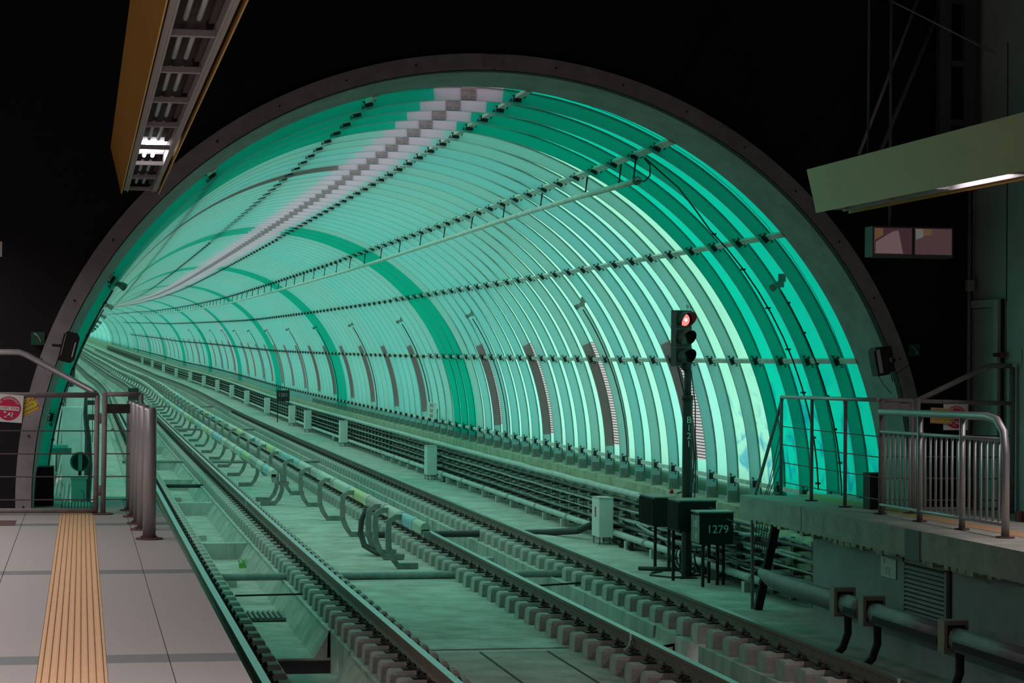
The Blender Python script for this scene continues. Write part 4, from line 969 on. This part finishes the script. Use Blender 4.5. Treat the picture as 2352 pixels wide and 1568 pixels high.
tag(MB().tube([(7.75, 28.6, -.185), (7.55, 28.4, -.18), (7.45, 28.1, -.18), (7.65, 27.8, -.185), (7.9, 27.7, -.18)], .015, 6).build('ground_cable', 'cable_d'), 'black cable lying on the walkway at the foot of the signal post', 'cable')
tag(MB().tube([(7.5, 28.9, -.17), (7.75, 28.75, -.165), (8.0, 28.7, -.17)], .035, 8).build('ground_pipe', 'cable_d'), 'black pipe stub lying on the walkway by the signal cases', 'pipe')
# white boxes on pins
sb = [33.2, 50.3, 67.6, 78.5, 84.5, 96, 108, 119, 131, 143, 156, 170, 186, 203, 221]
for i, s in enumerate(sb):
    base = P(7.99, s, WZ)
    t = thing('junction_box', ['white junction box with a red mark beside the curved black conduit', 'white junction box second along the right walkway', 'white junction box third along the right walkway', 'white junction box fourth along the right walkway'][i] if i < 4 else 'distant white junction box along the right walkway', 'junction box', base, 'white junction boxes on pins' if i < 4 else 'distant junction boxes', rot=(0, 0, R_(0)))
    h = .60 if i == 0 else .66
    b = MB(); b.box(-.10, .12, -.35, .15, .12, .12+h); b.build('box_body', 'white', t)
    if s < 90:
        MB().box(-.104, -.10, -.32, .12, .15, .10+h).build('door', 'white', t); MB().box(-.11, .13, -.36, .16, .12+h, .13+h).build('lid', 'conc_wet', t)
        for (x, y) in ((-.08, -.3), (.08, -.3), (-.08, .1), (.08, .1)): MB().tube([(x, y, 0), (x, y, .12)], .008, 6).build('leg', 'rustbase', t)
    if i == 0: MB().box(-.108, -.104, -.15, -.07, .42, .58).build('red_mark', 'redcap', t)
# small debris
for (x, s) in ((8.12, 31.8), (8.1, 32.3)): tag(MB().tube([(x, s, -.13), (x+.12, s+.5, -.12), (x+.1, s+.9, -.13)], [.04, .06, .03], 7).build('rubber_scrap', 'rubber'), 'dark scrap of rubber lying at the foot of the racks', 'scrap', 'rubber scraps')
for (x, s) in ((8.1, 49.2), (8.12, 71)): tag(MB().tube([P(x, s, -.14), P(x+.05, s+.3, -.08), P(x+.1, s+.9, -.14)], [.05, .09, .04], 7).build('rubble_heap', 'cable'), 'small heap of rubble beside a white junction box', 'rubble', 'rubble heaps')
# little dark number board and far white notices
t = thing('number_board', 'small dark number board on two thin legs beside the cable racks', 'board', P(7.98, 88, WZ))
for x in (-.22, .22): MB().tube([(x, 0, 0), (x, 0, 1.35)], .02, 6).build('leg', 'hook_d', t)
MB().box(-.26, .26, -.02, .02, .85, 1.3).build('board', 'hook_d', t); text('board_number', '1201', .2, t, face_cam(0, -.025, 1.1), 'cable', .001)
t = thing('white_notice', 'white notice plate with rows of figures low on the right wall', 'notice', P(8.56, 53.5, 1.32)); MB().box(-.02, .0, -.75, .75, -.2, .2).build('plate', 'white', t)
for r2 in range(3): text('figures', 'II-121-43', .13, t, face_left(-.022, 0, .12-.13*r2), 'hook_d', .0005)
MB().tube([(-.02, -.9, .05), (-.02, -.9, -.28), (-.02, -2.4, -.28)], .014, 6).build('bracket', 'rustbase', t)

# ================================================================== SIGNAL
sg = thing('rail_signal', 'black three-aspect rail signal with the red lamp lit on a tall post', 'signal', (7.865, 27.8, WZ))
o_ = Vector((7.865, 27.8, WZ))
mb = MB(); mb.tube([(0, 0, 0), (0, 0, 2.37)], .068, 8, smooth=False); mb.build('lower_post', 'dark', sg)
MB().tube([(0, 0, 2.35), (0, 0, 2.80)], .048, 10).build('upper_post', 'dark', sg); MB().tube([(0, 0, 2.35), (0, 0, 2.42)], .075, 10).build('post_collar', 'hook_d', sg)
MB().box(-.12, .12, -.12, .12, 0, .02).build('base_plate', 'hook_d', sg)
for i, ch in enumerate('B121'): text('post_letter', ch, .12, sg, face_cam(.0, -.072, 2.09-.105*i), 'whitepaint', .001)
hd = bpy.data.objects.new('signal_head', None); C.objects.link(hd); hd.parent = sg; hd.location = (-.07, 0, 3.17); hd.rotation_euler = (0, 0, R_(17))
MB().box(-.125, .115, -.03, .10, -.37, .37).build('head_plate', 'dark', hd)
for k, z in enumerate((.245, .0, -.245)):
    v = MB(); n = 20; 
    for i in range(n+1):
        a = R_(-40+260*i/n); 
        d = .19*(.35+.65*max(0, math.sin(max(0, min(PI, (a+R_(40))*180/260)))))
        for yy, rr in ((-.03, .108), (-.03-d, .104)): v.v.append((rr*math.cos(a)+.0, yy, z+rr*math.sin(a)))
    for i in range(n): v.face([2*i, 2*i+1, 2*i+3, 2*i+2], True)
    v.build('visor', 'hook_d', hd)
    MB().disc((0, -.036, z), (0, -1, 0), .08, 24).build('lens', 'redlens' if k == 0 else 'lens_off', hd)
    if k == 0: MB().disc((.02, -.040, z), (0, -1, 0), .022, 14).build('hot_spot', 'redlens_c', hd)
    MB().box(-.128, .118, -.034, -.028, z-.125, z-.119).build('joint', 'hook', hd)
text('top_number', '91', .085, sg, face_cam(-.0, -.03, 3.58), 'hook', .004)
MB().tube([(.0, 0, 2.75), (-.07, 0, 2.82)], .05, 8).build('neck', 'dark', sg)
MB().tube([(.03, -.05, 2.75), (.09, -.05, 2.3), (.10, -.05, 1.4), (.085, -.05, .85)], .008, 5).build('feed_cable', 'cable_d', sg)
def case(name, label, x0, x1, y0, y1, z0, z1, legs, top='hook', ribs=True, side='hook_d', front='black'):
    c = ((x0+x1)/2, (y0+y1)/2, z0); t = thing(name, label, 'equipment case', c); w2, d2, h = (x1-x0)/2, (y1-y0)/2, z1-z0
    MB().box(-w2, w2, -d2, d2, 0, h).build('case_body', front, t); MB().box(-w2-.012, w2+.012, -d2-.012, d2+.012, h, h+.018).build('lid', top, t)
    if ribs:
        for i in range(12): yy = -d2+.03+i*(2*d2-.06)/11; MB().box(-w2-.02, -w2, yy-.008, yy+.008, .02, h-.02).build('cooling_fin', side, t)
    for (lx, ly) in legs: MB().box(lx-c[0]-.018, lx-c[0]+.018, ly-c[1]-.018, ly-c[1]+.018, WZ-z0, 0).build('leg', 'hook_d', t)
    MB().tube([(w2*.6, -d2-.02, h*.8), (w2*.9, -d2-.03, h*.75), (w2*.9, -d2-.02, h*.6)], .008, 5).build('latch', 'hook', t)
    return t
case('transformer_case', 'black finned transformer case left of the signal post', 7.64, 7.92, 28.6, 29.4, .42, .81, [(7.73, 28.9), (7.87, 28.7)])
case('transformer_case', 'black finned transformer case directly in front of the signal post', 7.56, 8.04, 27.05, 27.6, .47, .86, [(7.60, 27.5), (7.98, 27.15)])
t = case('signal_case', 'black case numbered 1279 on two legs right of the signal post', 7.69, 8.14, 26.6, 26.95, .345, .745, [(7.76, 26.67), (8.02, 26.9)], top='tray', ribs=False, side='hook')
text('case_number', '1279', .145, t, face_cam(.01, -.205, .19), 'whitepaint', .001)
MB().box(-.229, -.226, -.19, .19, .02, .36).build('grey_side', 'hook', t); text('side_number', '115', .12, t, face_left(-.231, .0, .25), 'whitepaint', .001); text('side_number', 'B', .10, t, face_left(-.231, -.05, .10), 'whitepaint', .001)
MB().box(-.2, .2, 2.1, 2.16, -.545, -.51).build('foot_bar', 'hook_d', t)
tag(MB().tube([(8.10, 26.9, .345), (8.10, 26.9, -.2)], .02, 6).build('case_stake', 'hook_d'), 'thin black stake under the right end of the 1279 case', 'stake')
tag(MB().tube([(7.85, 27.0, .14), (8.12, 26.98, .06)], .02, 6).build('pale_tube', 'pipe'), 'short pale tube hanging under the 1279 case', 'tube')
t = thing('red_cap', 'small red cap on the plinth just right of the signal post', 'cap', (8.48, 30.8, .74)); MB().tube([(0, 0, 0), (0, 0, .04), (0, 0, .07)], [.03, .03, .012], 10).build('cap_body', 'redcap', t)
tag(MB().tube([arc(22, RI-.02, 30.0), arc(18, RI-.02, 30.1), arc(10, RI-.02, 30.1), arc(4, RI-.03, 30.1), (8.6, 30.1, .95), (8.5, 30.1, .82), (8.4, 30.2, .78)], .012, 6).build('drop_conduit', 'cable_d'), 'thin conduit dropping down a rib left of the signal to the plinth', 'conduit')
